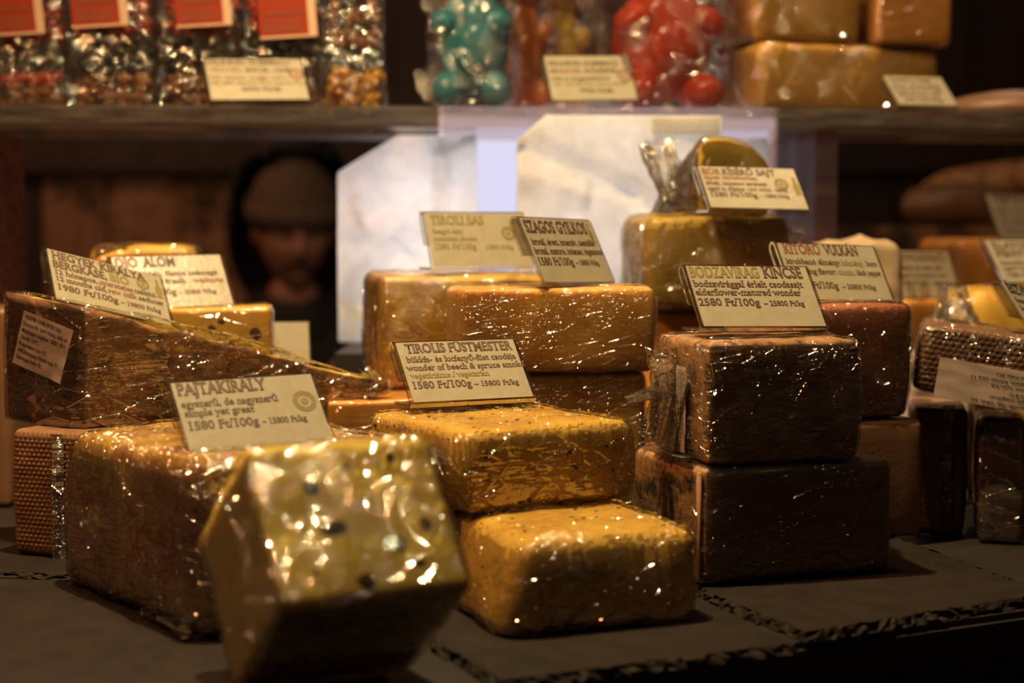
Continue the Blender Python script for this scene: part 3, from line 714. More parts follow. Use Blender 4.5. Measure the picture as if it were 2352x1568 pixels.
gather(bu, (-.054, -.03, .002), (-.054, .03, .001), .007, .008, M['film_tail'], 15, 7, name='film_hem', flat=.35)
sticker(bu, 'paper_sticker', (-.0575, -.020, .060), (0, .02, -.9), (0, 1, .02), .056, .016,
        [('BODZAVIRÁG KINCSE SAJT', .04, .80), ('Összetevők: tej, bodzavirág', .04, .74), ('Minőségét megőrzi: 2022 08 20', .04, .88), ('Lyan Kft. Tárolás: 2-8°C', .04, .66), ('1092 Budapest, Kinizsi utca 11', .04, .84)], curl=.0, size=.55, seed=4)

# behind them, right of centre
blk('cheese_block', 'orange cheese block under a sheet of paper beneath the olive block', (.112, 1.315), R(6), .125, .10, .0, .1655, M['amber'], None, 18)
bm = bmesh.new(); bmesh.ops.create_grid(bm, x_segments=20, y_segments=16, size=.5)
for v in bm.verts: v.co = Vector((v.co.x * .16, v.co.y * .115, .0012 + .0012 * noise.noise(v.co * 7) + .0010))
o = link('paper_sheet', from_bm(bm, 'paper_sheet'), M['bag'], None, (.172, 1.372, .1657), (0, 0, R(6))); tag(o, 'thin white paper sheet under the olive-yellow wrapped block', 'paper')
ob = blk('cheese_block', 'olive-yellow film-wrapped cheese block under the dark-rind wedge', (.114, 1.30), R(8), .118, .10, .1685, .2455, M['olive'], M['film'], 19, r=.007, amp=.0022, bulge=.003, crk=.0026, fac=.0007)
gather(ob, (.058, -.03, .058), (.078, -.035, .064), .011, .006, M['film_tail'], 4, 8)
def wine_wedge():
    w_, d_, h_ = .066, .08, .068
    def ex(p, n):
        u = p.x / w_ + .5; t = max(0, min(1, p.z / h_))
        cap = 1 - max(0, (u - .30)) ** 2.4 * .85 - max(0, .12 - u) * .8
        z = p.z * cap
        k = (p.y / d_ + .5)
        return Vector((p.x - .020 * k * (1 - t), p.y, z * (1 - .45 * k)))
    o = blk('cheese_wedge', 'round-topped wedge with a wine-dark left rind on top of the olive-yellow wrapped block', (.155, 1.325), R(12), w_, d_, .2458, .2458 + h_, [M['olive'], M['dark_rind']], M['film'], 20, r=.006, amp=.001, extra=ex, body=left_face, crk=.001, e=.0)
    f = [c for c in o.children if c.name.startswith('cling')][0]
    b0 = shaper(h_, 20, .0006, extra=ex); 
    f.data = rbox('cling_film', w_, d_, h_, .008, .0055, film_fn(b0, 20, .0016, .0018)); f.data.materials.append(M['film']); f.data.polygons.foreach_set('use_smooth', [True] * len(f.data.polygons))
    gather(o, (-.046, .03, .064), (-.040, .0, .012), .011, .007, M['film_tail'], 14, 9, flat=.7)
    return o
wine_wedge()
lk = blk('cheese_block', 'dark umber cheese block under the rosy peppercorn cheese', (.226, 1.128), R(20), .085, .11, .006, .0945, M['brownp'], None, 22, r=.006)
kt = blk('cheese_block', 'rosy peppercorn cheese block narrowing downward behind the right stack', (.203, 1.125), R(20), .096, .10, .0955, .1790, [M['pink'], M['pink']], M['film'], 23, r=.006, tx=.06, ty=.05, bulge=.003, crk=.0022, fac=.0005)
bits(kt, [((-.002, -.0525, .071), .0019, (1, .4, 1.1)), ((.014, -.0525, .064), .0027, (1.5, .4, .8)), ((-.008, -.0525, .073), .001, (1, .4, 1)), ((.022, -.0515, .045), .0017, (1, .4, 1)), ((.006, -.0515, .048), .0012, (1, .4, 1)), ((-.014, -.0525, .062), .0014, (1, .4, 1)), ((-.018, -.0515, .050), .0012, (1, .4, 1))], M['pepper'], 'peppercorn')
o = blk('paper_parcel', 'crumpled pale paper parcel behind the peppercorn cheese sign', (.285, 1.42), R(8), .075, .06, .0, .222, M['kraft'], None, 24, r=.010, amp=.004, step=.006, cat='parcel',
        extra=lambda p, n: p + Vector((0, 0, (.007 * noise.noise(Vector((p.x * 30, p.y * 30, 3))) + .006 * abs(noise.noise(Vector((p.x * 55, 1, 0))))) * (p.z / .22) ** 8)))
blk('paper_parcel', 'small tan paper parcel standing between the peppercorn and rind cheeses', (.335, 1.312), R(12), .055, .045, .0, .128, M['sticker'], None, 25, r=.006, amp=.004, step=.006, cat='parcel')
blk('cheese_block', 'amber cheese block carrying the blurred price sign with two seals', (.388, 1.555), R(22), .115, .12, .0, .1655, M['amber'], M['film_soft'], 26, r=.008)
blk('cheese_block', 'yellow cheese block under the price sign beside the crumpled film pouch', (.425, 1.455), R(14), .17, .075, .0, .1815, M['tirol'], None, 27, r=.02)
blk('cheese_block', 'orange-brown cheese block under the farthest right price sign', (.535, 1.885), R(12), .17, .11, .0, .226, M['amber'], None, 28, r=.012)
# crumpled film pouch
blk('cheese_block', 'brown cheese block under the crumpled film pouch', (.352, 1.368), R(8), .10, .042, .0, .128, M['brownp'], None, 29)
pb = empty('film_pouch', (.392, 1.375, .1285)); tag(pb, 'crumpled clear film pouch with a printed band left of the rightmost slanted sign', 'pouch')
gather(pb, (0, 0, 0), (-.006, 0, .060), .022, .009, M['film_tail'], 18, 8, name='gathered_film', flat=.8)
sticker(pb, 'printed_band', (-.016, -.0215, .022), (1, 0, 0), (0, .1, -1), .036, .018, [('Összetevők: tej, só', .1, .75), ('Tárolás: 2-8°C', .1, .6), ('Lyan Kft. Budapest', .1, .8)], curl=0, size=.5)
# rind blocks at the right edge
er = blk('rind_block', 'brown block with a knobbly basket-weave rind and an upside-down label at the right', (.2985, 1.158), R(-14), .115, .075, .1075, .158, M['weave'], M['film'], 30, r=.005, step=.0010, amp=.001, extra=woven(.0046, .0040, .0017), ry=R(8), e=.0024, crk=.0014)
sticker(er, 'paper_sticker', (.044, -.0420, -.004), (-1, 0, .02), (0, -.08, 1), .088, .030,
        [('Összetevők: tej, oltó, só', .10, .60), ('Minőségét megőrzi:', .10, .46), ('Tárolás: 2-8°C', .11, .30), ('Forgalmazza: Lyan Kft.', .11, .46), ('1092 Budapest, Kinizsi utca 11', .11, .62), ('Származási hely: EU', .11, .42)], curl=.0, size=.52, seed=6)
rl = blk('rind_block', 'dark rind block with a glossy film strap, leftmost of three at the right edge', (.312, 1.205), R(-12), .037, .09, .0, .0970, M['weave'], None, 31, r=.004, step=.0014, extra=woven(.004, .0035, .0006), tx=.1)
o = rl
bm = bmesh.new(); plain_box(bm, (.002, -.0478, .001), (.011, -.0462, .1)); bmesh.ops.subdivide_edges(bm, edges=bm.edges[:], cuts=6)
for v in bm.verts: v.co.y += .0007 * noise.noise(v.co * 190); v.co.x += .001 * noise.noise(v.co * 50)
link('film_strap', from_bm(bm, 'film_strap'), M['film_tail'], o)
blk('rind_block', 'very dark rind block in film, middle of three at the right edge', (.350, 1.162), R(-14), .032, .075, .0, .0930, M['dark_rind'], M['film_soft'], 32, r=.005, extra=woven(.004, .0035, .0006), step=.0016)
blk('rind_block', 'smooth pale brown film-wrapped block cut off by the right edge', (.382, 1.112), R(-14), .06, .09, .0, .0880, M['brownp'], M['film'], 33, r=.006)

# on the shelf at the top right
def shb(name, label, x, v, yaw, w, d, z0, z1, *a, **k): p = sh(x, v); return blk(name, label, (p.x, p.y), SY + yaw, w, d, z0, z1, *a, **k)
shb('cheese_block', 'wide golden wrapped cheese block on the shelf, bottom of the pile of three', .252, .035, R(14), .205, .10, ZS + .0005, .4235, M['deep_gold'], M['film'], 34, r=.008, bulge=.002, ty=0, fac=.0007)
shb('cheese_block', 'yellow wrapped cheese block on top of the shelf pile at its left', .246, .040, R(12), .118, .09, .4245, .492, M['deep_gold'], M['film'], 35, r=.010, fac=.0007)
shb('cheese_block', 'orange cheese block on top of the shelf pile at its right', .378, .062, R(8), .082, .09, .4245, .495, M['amber'], M['film_soft'], 36, r=.006)
lo = empty('bread_loaf', sh(.535, .09)); tag(lo, 'round pinkish loaf on the shelf at the far right edge', 'bread')
bm = bmesh.new(); bmesh.ops.create_uvsphere(bm, u_segments=32, v_segments=18, radius=1)
for v in bm.verts:
    q = v.co.copy(); v.co = Vector((q.x * .078, q.y * .06, max(q.z, -.25) * .021 + .0053)) * (1 + .04 * noise.noise(q * 2)); v.co.z = max(v.co.z, .0003)
link('crust', from_bm(bm, 'crust'), M['brownp'], lo)
bm = bmesh.new()
for k in range(3):
    for i in range(8):
        t = i / 7 - .5; blob(bm, (-.03 + k * .03 + t * .01, t * .05, .0258 - .016 * t * t - .008 * ((k - 1) * .9) ** 2), .003, i, 1, (1, 1.6, .4))
link('score_marks', from_bm(bm, 'score_marks'), M['brownp'], lo)['kind'] = 'stuff'

# ------------------------------------------------------------------ price signs
EYEV = Vector((0, 0, EYE))
def sign(label, yaw, lean, roll, pos, k, prints, **kw):
    p = EYEV + (Vector(pos) - EYEV) * k
    return price_sign(label, R(yaw), R(lean), R(roll), p, prints, W=SW * k, H=SH * k, foot=.028 * k, **kw)
def price(a, b, u, v, wa, ub, wb, ca=.139, cb=.100): return [(a, u, v, wa, ca), ('– ' + b, ub, v + .0, wb, cb)]
sign('price sign with a half-green heading standing on the dark brown cheese block', 18, 39, 1, (.163, 1.05, .188), 1.0,
     [('BODZAVIRÁG', .03, .235, .545, .180, 'ink_green'), ('KINCSE', .605, .235, .315, .180), ('bodzavirággal érlelt csodasajt', .03, .385, .865, .125), ('elderflower-matured wonder', .03, .515, .83, .125)] + price('2580 Ft/100g', '25800 Ft/kg', .03, .675, .475, .535, .32))
sign('price sign with a large round seal on the big wrapped cheese at front left', 31, 40, -1, (-.155, .931, .123), 1.0,
     [('PAJTAKIRÁLY', .04, .225, .60, .165), ('egyszerű, de nagyszerű', .045, .39, .645, .115), ('simple yet great', .05, .51, .46, .115)] + price('1580 Ft/100g', '15800 Ft/kg', .055, .685, .46, .535, .305), seal=(.865, .42, .080))
sign('slanting price sign with a two-line heading on the brown rind wedge', 39, 45, 14, (-.289, 1.125, .191), 1.05,
     [('HEGYEK KIRÁLYA', .045, .215, .79, .142), ('BERGKÄSE,', .045, .385, .44, .142), ('BIO', .51, .385, .165, .142, 'ink_green'), ('12 hónapos,', .05, .51, .345, .115), ('nyerstejes', .405, .51, .285, .115, 'ink_red'), ('csábító', .70, .51, .19, .115), ('12 months old,', .05, .635, .41, .115), ('raw milk', .47, .635, .245, .115, 'ink_red'), ('seducer', .725, .635, .22, .115)] + price('1980 Ft/100g', '19800 Ft/kg', .05, .80, .49, .56, .34, .139, .10), seal=(.795, .30, .055), bottle=(.925, .50, .36))
sign('price sign on the yellow walnut cheese beside the man', 30, 37, -1, (-.271, 1.252, .192), 1.03,
     [('DIÓ', .04, .245, .19, .180, 'ink_red'), ('ÁLOM', .27, .245, .29, .180), ('dióval érlelt, illatos csemege', .045, .42, .86, .115), ('aged with fresh', .05, .56, .56, .115), ('walnuts', .67, .56, .27, .115, 'ink_red')] + price('2580 Ft/100g', '25800 Ft/kg', .06, .76, .44, .52, .33))
sign('price sign without a seal on the herb-flecked yellow cheese in front', 26, 41, 0, (-.033, 1.077, .136), 1.0,
     [('TIROLIS FÜSTMESTER', .08, .225, .86, .15), ('bükkfa- és lucfenyő-füst csodája', .06, .375, .88, .115), ('wonder of beech & spruce smoke', .04, .505, .95, .115), ('vegetáriánus / vegetarian', .05, .625, .63, .105, 'ink_green')] + price('1580 Ft/100g', '15800 Ft/kg', .05, .785, .46, .53, .36))
sign('price sign turned half sideways on the smooth amber cheese block', 54, 27, 1, (.039, 1.131, .218), 1.042,
     [('SZAGOS GYILKOS', .04, .26, .83, .185), ('brutál, érett, intenzív, zseniális', .05, .44, .85, .115), ('brutal, mature, intense, ingenious', .04, .575, .93, .115)] + price('1580 Ft/100g', '15800 Ft/kg', .04, .74, .46, .53, .32), bottle=(.905, .40, .30))
sign('washed-out price sign with pale olive print before the left white bag', 23, 27, 0, (-.029, 1.34, .2255), .985,
     [('TIROLI SAS', .06, .26, .52, .165, 'ink_green'), ('hegyi sajt', .06, .42, .30, .105, 'ink_green'), ('mountain cheese', .06, .55, .42, .105, 'ink_green'), ('1580 Ft/100g', .06, .70, .40, .13, 'ink_green'), ('15800 Ft/kg', .55, .70, .27, .10, 'ink_green')], seal=(.80, .42, .070), bottle=(.94, .56, .34))
sign('price sign leaning before the round-topped dark-rind wedge', 14, 44, 1, (.208, 1.361, .269), .955,
     [('BOR', .04, .235, .19, .142, 'ink_red'), ('KÍSÉRŐ SAJT', .235, .235, .53, .142), ('alpesi vörösborban', .045, .345, .52, .11, 'ink_red'), ('érlelt, zamatos tartósajt', .045, .475, .60, .11), ('aged in Alpine', .045, .60, .36, .11), ('red wine,', .43, .60, .245, .11, 'ink_red'), ('tasty', .70, .60, .13, .11)] + price('1580 Ft/100g', '15800 Ft/kg', .055, .745, .455, .53, .29), seal=(.79, .42, .070), bottle=(.925, .66, .40))
sign('price sign on the rosy peppercorn cheese behind the right stack', 25, 34, 2, (.246, 1.197, .2005), 1.0,
     [('KITÖRŐ', .055, .225, .36, .170, 'ink_red'), ('VULKÁN', .45, .225, .345, .170), ('kirobbanó élmény:', .04, .40, .53, .115), ('kömény,', .585, .40, .225, .115, 'ink_green'), ('bors', .83, .40, .11, .115), ('exploding flavor:', .03, .56, .47, .115), ('cumin,', .515, .56, .17, .115, 'ink_green'), ('black pepper', .70, .56, .25, .115)] + price('2580 Ft/100g', '25800 Ft/kg', .03, .80, .44, .51, .33))
sign('blurred price sign with two small round seals at its foot', 35, 23, 1, (.416, 1.584, .190), 1.015,
     [('MEDVECSALOGATÓ', .08, .25, .82, .15, 'ink_red'), ('mézes és diós sajt', .09, .43, .70, .10), ('aged in honey & nuts', .09, .58, .74, .10), ('1580 Ft/100g', .09, .74, .42, .12), ('15800 Ft/kg', .57, .74, .34, .09)], seal=(.20, .87, .075), ring=(.40, .87, .075))
pE = at(2398, 728, 1.205)
sign('slanting price sign on the basket-weave rind block cut off by the right edge', 44, 38, 9, pE, 1.0,
     [('ÉSZVESZTŐ', .05, .235, .62, .180, 'ink_black'), ('besz*rás! Leírhatatlan', .06, .40, .85, .12), ('holy sh*t! Indescribable', .06, .545, .88, .12), ('nyerstejes | raw milk', .07, .68, .76, .115, 'ink_red')] + price('2580 Ft/100g', '25800 Ft/kg', .08, .83, .45, .55, .33))
pT = at(2372, 602, 1.50)
sign('blurred price sign second from the top at the right edge', 22, 38, 0, pT, 1.0,
     [('ILLATOS', .06, .24, .45, .15), ('FENYVES', .06, .44, .55, .16), ('fenyőben érlelt sajt', .06, .60, .80, .10), ('aged in spruce bark', .06, .72, .78, .10), ('1780 Ft/100g', .06, .88, .48, .12)])
pU = at(2370, 500, 1.93 / 1.28)
sign('farthest blurred price sign at the right edge under the shelf', 20, 33, 1, pU, 1.28,
     [('TEJFÖLES', .06, .22, .52, .15), ('lágy, krémes csemege', .06, .40, .80, .10), ('soft creamy delicacy', .06, .55, .78, .10), ('juhtejből | sheep milk', .06, .70, .80, .10), ('1680 Ft/100g', .06, .88, .48, .12)])
sign('price sign for small gummy candies, before the cellophane bags on the shelf', 20, 38, -2, (-.234, 1.45, .3712), 1.062,
     [('PÁLINKÁS GUMIMACI', .03, .185, .82, .135), ('VEGYES,', .035, .36, .34, .13, 'ink_green'), ('KICSI, 15db', .40, .36, .46, .13), ('10%, barack, meggy,', .04, .52, .58, .085, 'ink_red'), ('szilva', .64, .52, .16, .085, 'ink_green'), ('10% ABV, Apricot, Sour Cherry,', .04, .645, .80, .085, 'ink_red'), ('Plum', .855, .645, .12, .085, 'ink_green'), ('6950 Ft/db', .33, .80, .39, .12)], ring=(.895, .41, .075))
sign('price sign for large gummy bears, before the red bear on the shelf', 18, 26, -2, (.078, 1.574, .385), .985,
     [('PÁLINKÁS GUMIMACI', .04, .26, .80, .125), ('MEGGYES,', .05, .42, .36, .12, 'ink_red'), ('KÖZEPES', .44, .42, .37, .12), ('10%-os meggypálinkával', .05, .565, .66, .08), ('with 10% ABV Sour Cherry Pálinka', .05, .68, .84, .08, 'ink_green'), ('7950 Ft/db', .34, .84, .38, .11)], ring=(.885, .48, .080))
sign('small price sign leaning on the bottom golden cheese of the shelf pile', 24, 41, -1, (.51, 1.978, .408), .80,
     [('TRAPPISTA TÖMB', .06, .24, .70, .13), ('érlelt tehéntejből', .06, .42, .80, .10), ('matured cow milk', .06, .56, .80, .10), ('félkemény sajt', .08, .70, .70, .10), ('980 Ft/100g', .14, .88, .62, .12)])
# small plain card behind the wedge tip
wc = price_sign('blank white price card behind the tip of the rind wedge', R(12), R(20), 0, at(648, 789, 1.385), [], W=.050, H=.040, foot=.02)
blk('cheese_block', 'yellow cheese block under the blank white price card', (-.228, 1.347), R(10), .040, .06, .0, .1165, M['gold'], None, 40)

# ------------------------------------------------------------------ gummy bears and candy bags on the shelf
def gummy(name, col, trans=.5, rough=.22):
    m, nt, out = new_mat(name); p = nt.nodes.new('ShaderNodeBsdfPrincipled')
    p.inputs['Base Color'].default_value = rgb(*col); p.inputs['Roughness'].default_value = rough
    p.inputs['Subsurface Weight'].default_value = .6; p.inputs['Subsurface Radius'].default_value = (1, .8, .7); p.inputs['Subsurface Scale'].default_value = .02
    t = nt.nodes.new('ShaderNodeBsdfTranslucent'); t.inputs['Color'].default_value = rgb(*col)
    x = nt.nodes.new('ShaderNodeMixShader'); x.inputs[0].default_value = trans
    nt.links.new(p.outputs[0], x.inputs[1]); nt.links.new(t.outputs[0], x.inputs[2]); nt.links.new(x.outputs[0], out.inputs[0]); return m
M['g_blue'] = gummy('blue_gummy', (.08, .42, .50)); M['g_orange'] = gummy('orange_gummy', (.75, .28, .08)); M['g_yellow'] = gummy('yellow_gummy', (.78, .56, .12)); M['g_red'] = gummy('red_gummy', (.72, .10, .05))
M['g_green'] = gummy('green_gummy', (.03, .06, .03)); M['g_beige'] = gummy('beige_gummy', (.40, .19, .08)); M['g_gold'] = gummy('gold_gummy', (.85, .45, .03))
def ell(name, mat, parent, loc, rad, rot=(0, 0, 0), seg=24):
    bm = bmesh.new(); bmesh.ops.create_uvsphere(bm, u_segments=seg, v_segments=seg // 2, radius=1)
    rm = Euler(rot).to_matrix()
    for v in bm.verts:
        q = v.co * (1 + .035 * noise.noise(v.co * 2.2 + Vector(loc) * 90)); v.co = rm @ Vector((q.x * rad[0], q.y * rad[1], q.z * rad[2]))
    return link(name, from_bm(bm, name), mat, parent, loc)
def bear(label, pos, yaw, w, h, mat, seed, crk=.004):
    o = empty('gummy_bear', pos, (0, 0, yaw)); tag(o, label, 'candy', 'film-wrapped gummy bears on the shelf')
    ell('torso', mat, o, (0, 0, h * .36), (w * .45, w * .34, h * .30)); ell('belly', mat, o, (w * .04, -w * .24, h * .33), (w * .27, w * .16, h * .15))
    ell('head', mat, o, (0, -w * .02, h * .77), (w * .35, w * .31, h * .19)); ell('muzzle', mat, o, (0, -w * .29, h * .73), (w * .14, w * .10, h * .06))
    for s in (-1, 1):
        ell('leg', mat, o, (s * w * .30, -w * .16, h * .105), (w * .19, w * .28, h * .10)); ell('arm', mat, o, (s * w * .34, -w * .20, h * .46), (w * .17, w * .19, h * .075), (0, s * .5, 0))
        ell('ear', mat, o, (s * w * .26, 0, h * .93), (w * .11, w * .07, h * .055))
    me = rbox('cling_film', w * 1.02, w * .98, h * 1.0, w * .22, w * .07, film_fn(shaper(h, seed, w * .05, freq=2.4 / w, bulge=0), seed, .002, crk))
    link('cling_film', me, M['cello'], o, (0, 0, .0008))
    return o
b = bear('blue gummy bear in clear film above the gap between the paper bags', sh(-.0355, .055), SY + R(-8), .080, .185, M['g_blue'], 41)
gather(b, (-.040, -.01, .008), (-.046, 0, .040), .007, .010, M['film_tail'], 20, 8, flat=.7); gather(b, (-.040, 0, .10), (-.050, 0, .14), .008, .013, M['film_tail'], 21, 8, flat=.7)
bear('orange gummy bear in film just right of the blue one', sh(.018, .125), SY + R(20), .056, .185, M['g_orange'], 42)
bear('yellow gummy bear in film right of the orange one', sh(.062, .165), SY + R(15), .060, .185, M['g_yellow'], 43)
bear('large red gummy bear in film beside the pile of golden cheeses', sh(.160, .085), SY + R(10), .116, .20, M['g_red'], 44, .006)

M['tag_red'] = paper('red_label_paper', (.40, .065, .035), .25); M['tag_edge'] = plain('pale_label_edge', (.62, .42, .28), .6)
def candy_mesh():
    bm = bmesh.new()
    for loc, r in (((0, 0, -.2), .75), ((0, 0, .65), .55), ((-.55, -.3, .1), .32), ((.55, -.3, .1), .32), ((-.45, -.35, -.75), .38), ((.45, -.35, -.75), .38), ((-.35, 0, 1.1), .2), ((.35, 0, 1.1), .2)): blob(bm, loc, r, 1, 1, jit=0)
    return from_bm(bm, 'gummy_candy')
CM = {}
for key in ('g_red', 'g_green', 'g_beige', 'g_gold'):
    me = candy_mesh(); me.materials.append(M[key]); me.polygons.foreach_set('use_smooth', [True] * len(me.polygons)); CM[key] = me
def candy_bag(label, x, v, w, d, seed, layers, tagx, tagw, yaw=0.0, lowz=.052):
    h = .17; o = empty('candy_bag', sh(x, v), (0, 0, SY + yaw)); tag(o, label, 'candy bag', 'cellophane candy bags on the shelf')
    ex = lambda p, n: Vector((p.x * (1 - .10 * (p.z / h)), p.y * (1 - .75 * max(0, p.z / h - .25)), p.z))
    link('cellophane', rbox('cellophane', w, d, h, .006, .0055, film_fn(shaper(h, seed, .003, freq=40, extra=ex), seed, .001, .0042)), M['cello'], o, (0, 0, .0006))
    rnd = random.Random(seed)
    for z, key, n, s in layers:
        for i in range(n):
            c = bpy.data.objects.new('gummy_candy', CM[key]); C.objects.link(c); c.parent = o
            c.location = ((i - (n - 1) / 2) * (w * .86 / n) + rnd.uniform(-.003, .003), rnd.uniform(-.008, .006) * (1 if z < .08 else .4), z + rnd.uniform(-.003, .003)); c.scale = (s, s * .8, s)
            c.rotation_euler = (rnd.uniform(-.4, .4), rnd.uniform(-1.2, 1.2), rnd.uniform(-.6, .6))
    if tagw:
        bm = bmesh.new(); plain_box(bm, (-tagw / 2, -.0006, 0), (tagw / 2, .0, .075)); t = link('hang_label', from_bm(bm, 'hang_label'), M['tag_red'], o, (tagx, -d * .52 - .003, lowz + .030), (R(6), R(-4), 0), smooth=False)
        bm = bmesh.new(); plain_box(bm, (-tagw / 2, -.0009, 0), (tagw / 2, -.0006, .0022)); plain_box(bm, (tagw / 2 - .008, -.0009, .0022), (tagw / 2, -.0006, .075))
        link('label_border', from_bm(bm, 'label_border'), M['tag_edge'], t, smooth=False)
        bm = bmesh.new()
        for k in range(5):
            cx = -tagw / 2 + .008 + k * (tagw - .02) / 5; disc(bm, cx, .0155, 0, .0018, 10)
            bm.faces.new([bm.verts.new(q + (0,)) for q in ((cx - .0018, .006), (cx + .0018, .006), (cx + .0012, .0145), (cx - .0012, .0145))])
        bm.faces.new([bm.verts.new(q + (0,)) for q in ((-tagw / 2 + .005, .0225), (tagw / 2 - .012, .0225), (tagw / 2 - .012, .0245), (-tagw / 2 + .005, .0245))])
        link('printed_figures', from_bm(bm, 'printed_figures'), M['ink_red'], t, (0, -.0011, 0), (R(90), 0, 0), smooth=False)
    return o
L1 = [(.012, 'g_beige', 4, .011), (.028, 'g_beige', 4, .011), (.046, 'g_green', 4, .010), (.062, 'g_green', 4, .010), (.085, 'g_red', 4, .011), (.105, 'g_red', 4, .011)]
LR = [(.012, 'g_beige', 4, .011), (.030, 'g_red', 4, .010), (.050, 'g_green', 4, .010), (.075, 'g_red', 4, .011), (.10, 'g_red', 4, .011)]
LG = [(.012, 'g_gold', 3, .012), (.030, 'g_gold', 3, .012), (.050, 'g_green', 3, .010), (.072, 'g_beige', 3, .011), (.095, 'g_beige', 3, .011)]
candy_bag('clear candy bag with a red hanging label at the far left of the shelf', -.480, .075, .092, .05, 51, LR, .0, .055, lowz=.040)
candy_bag('clear candy bag with a red hanging label, second from the left on the shelf', -.392, .070, .086, .05, 52, L1, -.006, .054, lowz=.048)
candy_bag('clear candy bag whose red label hangs left above the candy price sign', -.307, .075, .080, .05, 53, L1, .008, .054, lowz=.050)
candy_bag('clear candy bag whose red label hangs right above the candy price sign', -.225, .078, .078, .05, 54, L1, .008, .056, lowz=.040)
candy_bag('clear candy bag with golden candies beside the dark gap on the shelf', -.155, .066, .062, .055, 55, LG, 0, 0)

# ------------------------------------------------------------------ far right: back bench with loaves
bb = slab('back_bench', (.50, 2.47, .165), (1.6, 2.85, .245), M['pine'], None); tag(bb, 'dim wooden back bench under the loaves at the right', 'bench')
bm = bmesh.new(); plain_box(bm, (.52, 2.49, -1.10), (1.58, 2.83, .165)); link('bench_front', from_bm(bm, 'bench_front'), M['plank'], bb, smooth=False)
def loaf(label, loc, rad, rz, mat, ry=0):
    bm = bmesh.new(); bmesh.ops.create_uvsphere(bm, u_segments=32, v_segments=16, radius=1)
    for v in bm.verts:
        q = v.co.copy(); x = math.copysign(abs(q.x) ** .75, q.x); v.co = Vector((x * rad[0], q.y * rad[1], max(q.z, -.8) * rad[2])) * (1 + .05 * noise.noise(q * 2.4 + Vector((rad[0] * 50, 0, 0))))
    o = link('bread_loaf', from_bm(bm, 'bread_loaf'), mat, None, loc, (0, ry, rz)); tag(o, label, 'bread')
    bm = bmesh.new()
    for k in range(4):
        for i in range(7):
            t = i / 6 - .5; xx = (k - 1.5) * rad[0] * .4 + t * rad[0] * .14; yy = t * rad[1] * 1.1
            blob(bm, (xx, yy, rad[2] * math.sqrt(max(.05, 1 - (xx / rad[0]) ** 2 - (yy / rad[1]) ** 2)) * .99), .006, i, 1, (.8, 1.4, .4))
    link('score_marks', from_bm(bm, 'score_marks'), M['brownp'], o)['kind'] = 'stuff'; return o
loaf('blurred brown loaf on the back bench, lower of the two', (.735, 2.56, .2785), (.105, .055, .038), R(8), M['brownp'])
loaf('blurred long brown loaf lying above the lower one on the back bench', (.83, 2.66, .318), (.14, .055, .036), R(-6), M['mould'], R(-6))

# ------------------------------------------------------------------ the man in hood and knitted cap behind the stall
M['skin'] = plain('skin', (.36, .17, .10), .5, .10, 30); M['cap'] = plain('brown_knit', (.115, .075, .050), .9, .12, 60, bstr=.5, bscale=160)
M['coat'] = plain('black_coat', (.014, .012, .012), .8, .2, 30); M['hair'] = plain('dark_hair', (.02, .012, .008), .7); M['eye'] = plain('eye_white', (.30, .24, .20), .3); M['trouser'] = plain('dark_trousers', (.02, .02, .022), .85)
def skin_mesh(chains, levels=2, name='body'):
    """chains of (point, radius); the first point of a chain may be shared with an earlier one to branch there"""
    vs, es, rs_, idx = [], [], [], {}
    for ch in chains:
        prev = None
        for p, r in ch:
            key = tuple(round(c, 4) for c in p)
            if key not in idx: idx[key] = len(vs); vs.append(p); rs_.append(r)
            if prev is not None: es.append((prev, idx[key]))
            prev = idx[key]
    me = bpy.data.meshes.new(name); me.from_pydata(vs, es, []); ob = bpy.data.objects.new(name, me); C.objects.link(ob)
    ob.modifiers.new('s', 'SKIN'); sk = me.skin_vertices[0].data
    for i, r in enumerate(rs_): sk[i].radius = (r, r) if not isinstance(r, tuple) else r
    sk[0].use_root = True
    sd = ob.modifiers.new('d', 'SUBSURF'); sd.levels = sd.render_levels = levels
    dg = bpy.context.evaluated_depsgraph_get(); out = bpy.data.meshes.new_from_object(ob.evaluated_get(dg)); bpy.data.objects.remove(ob); return out
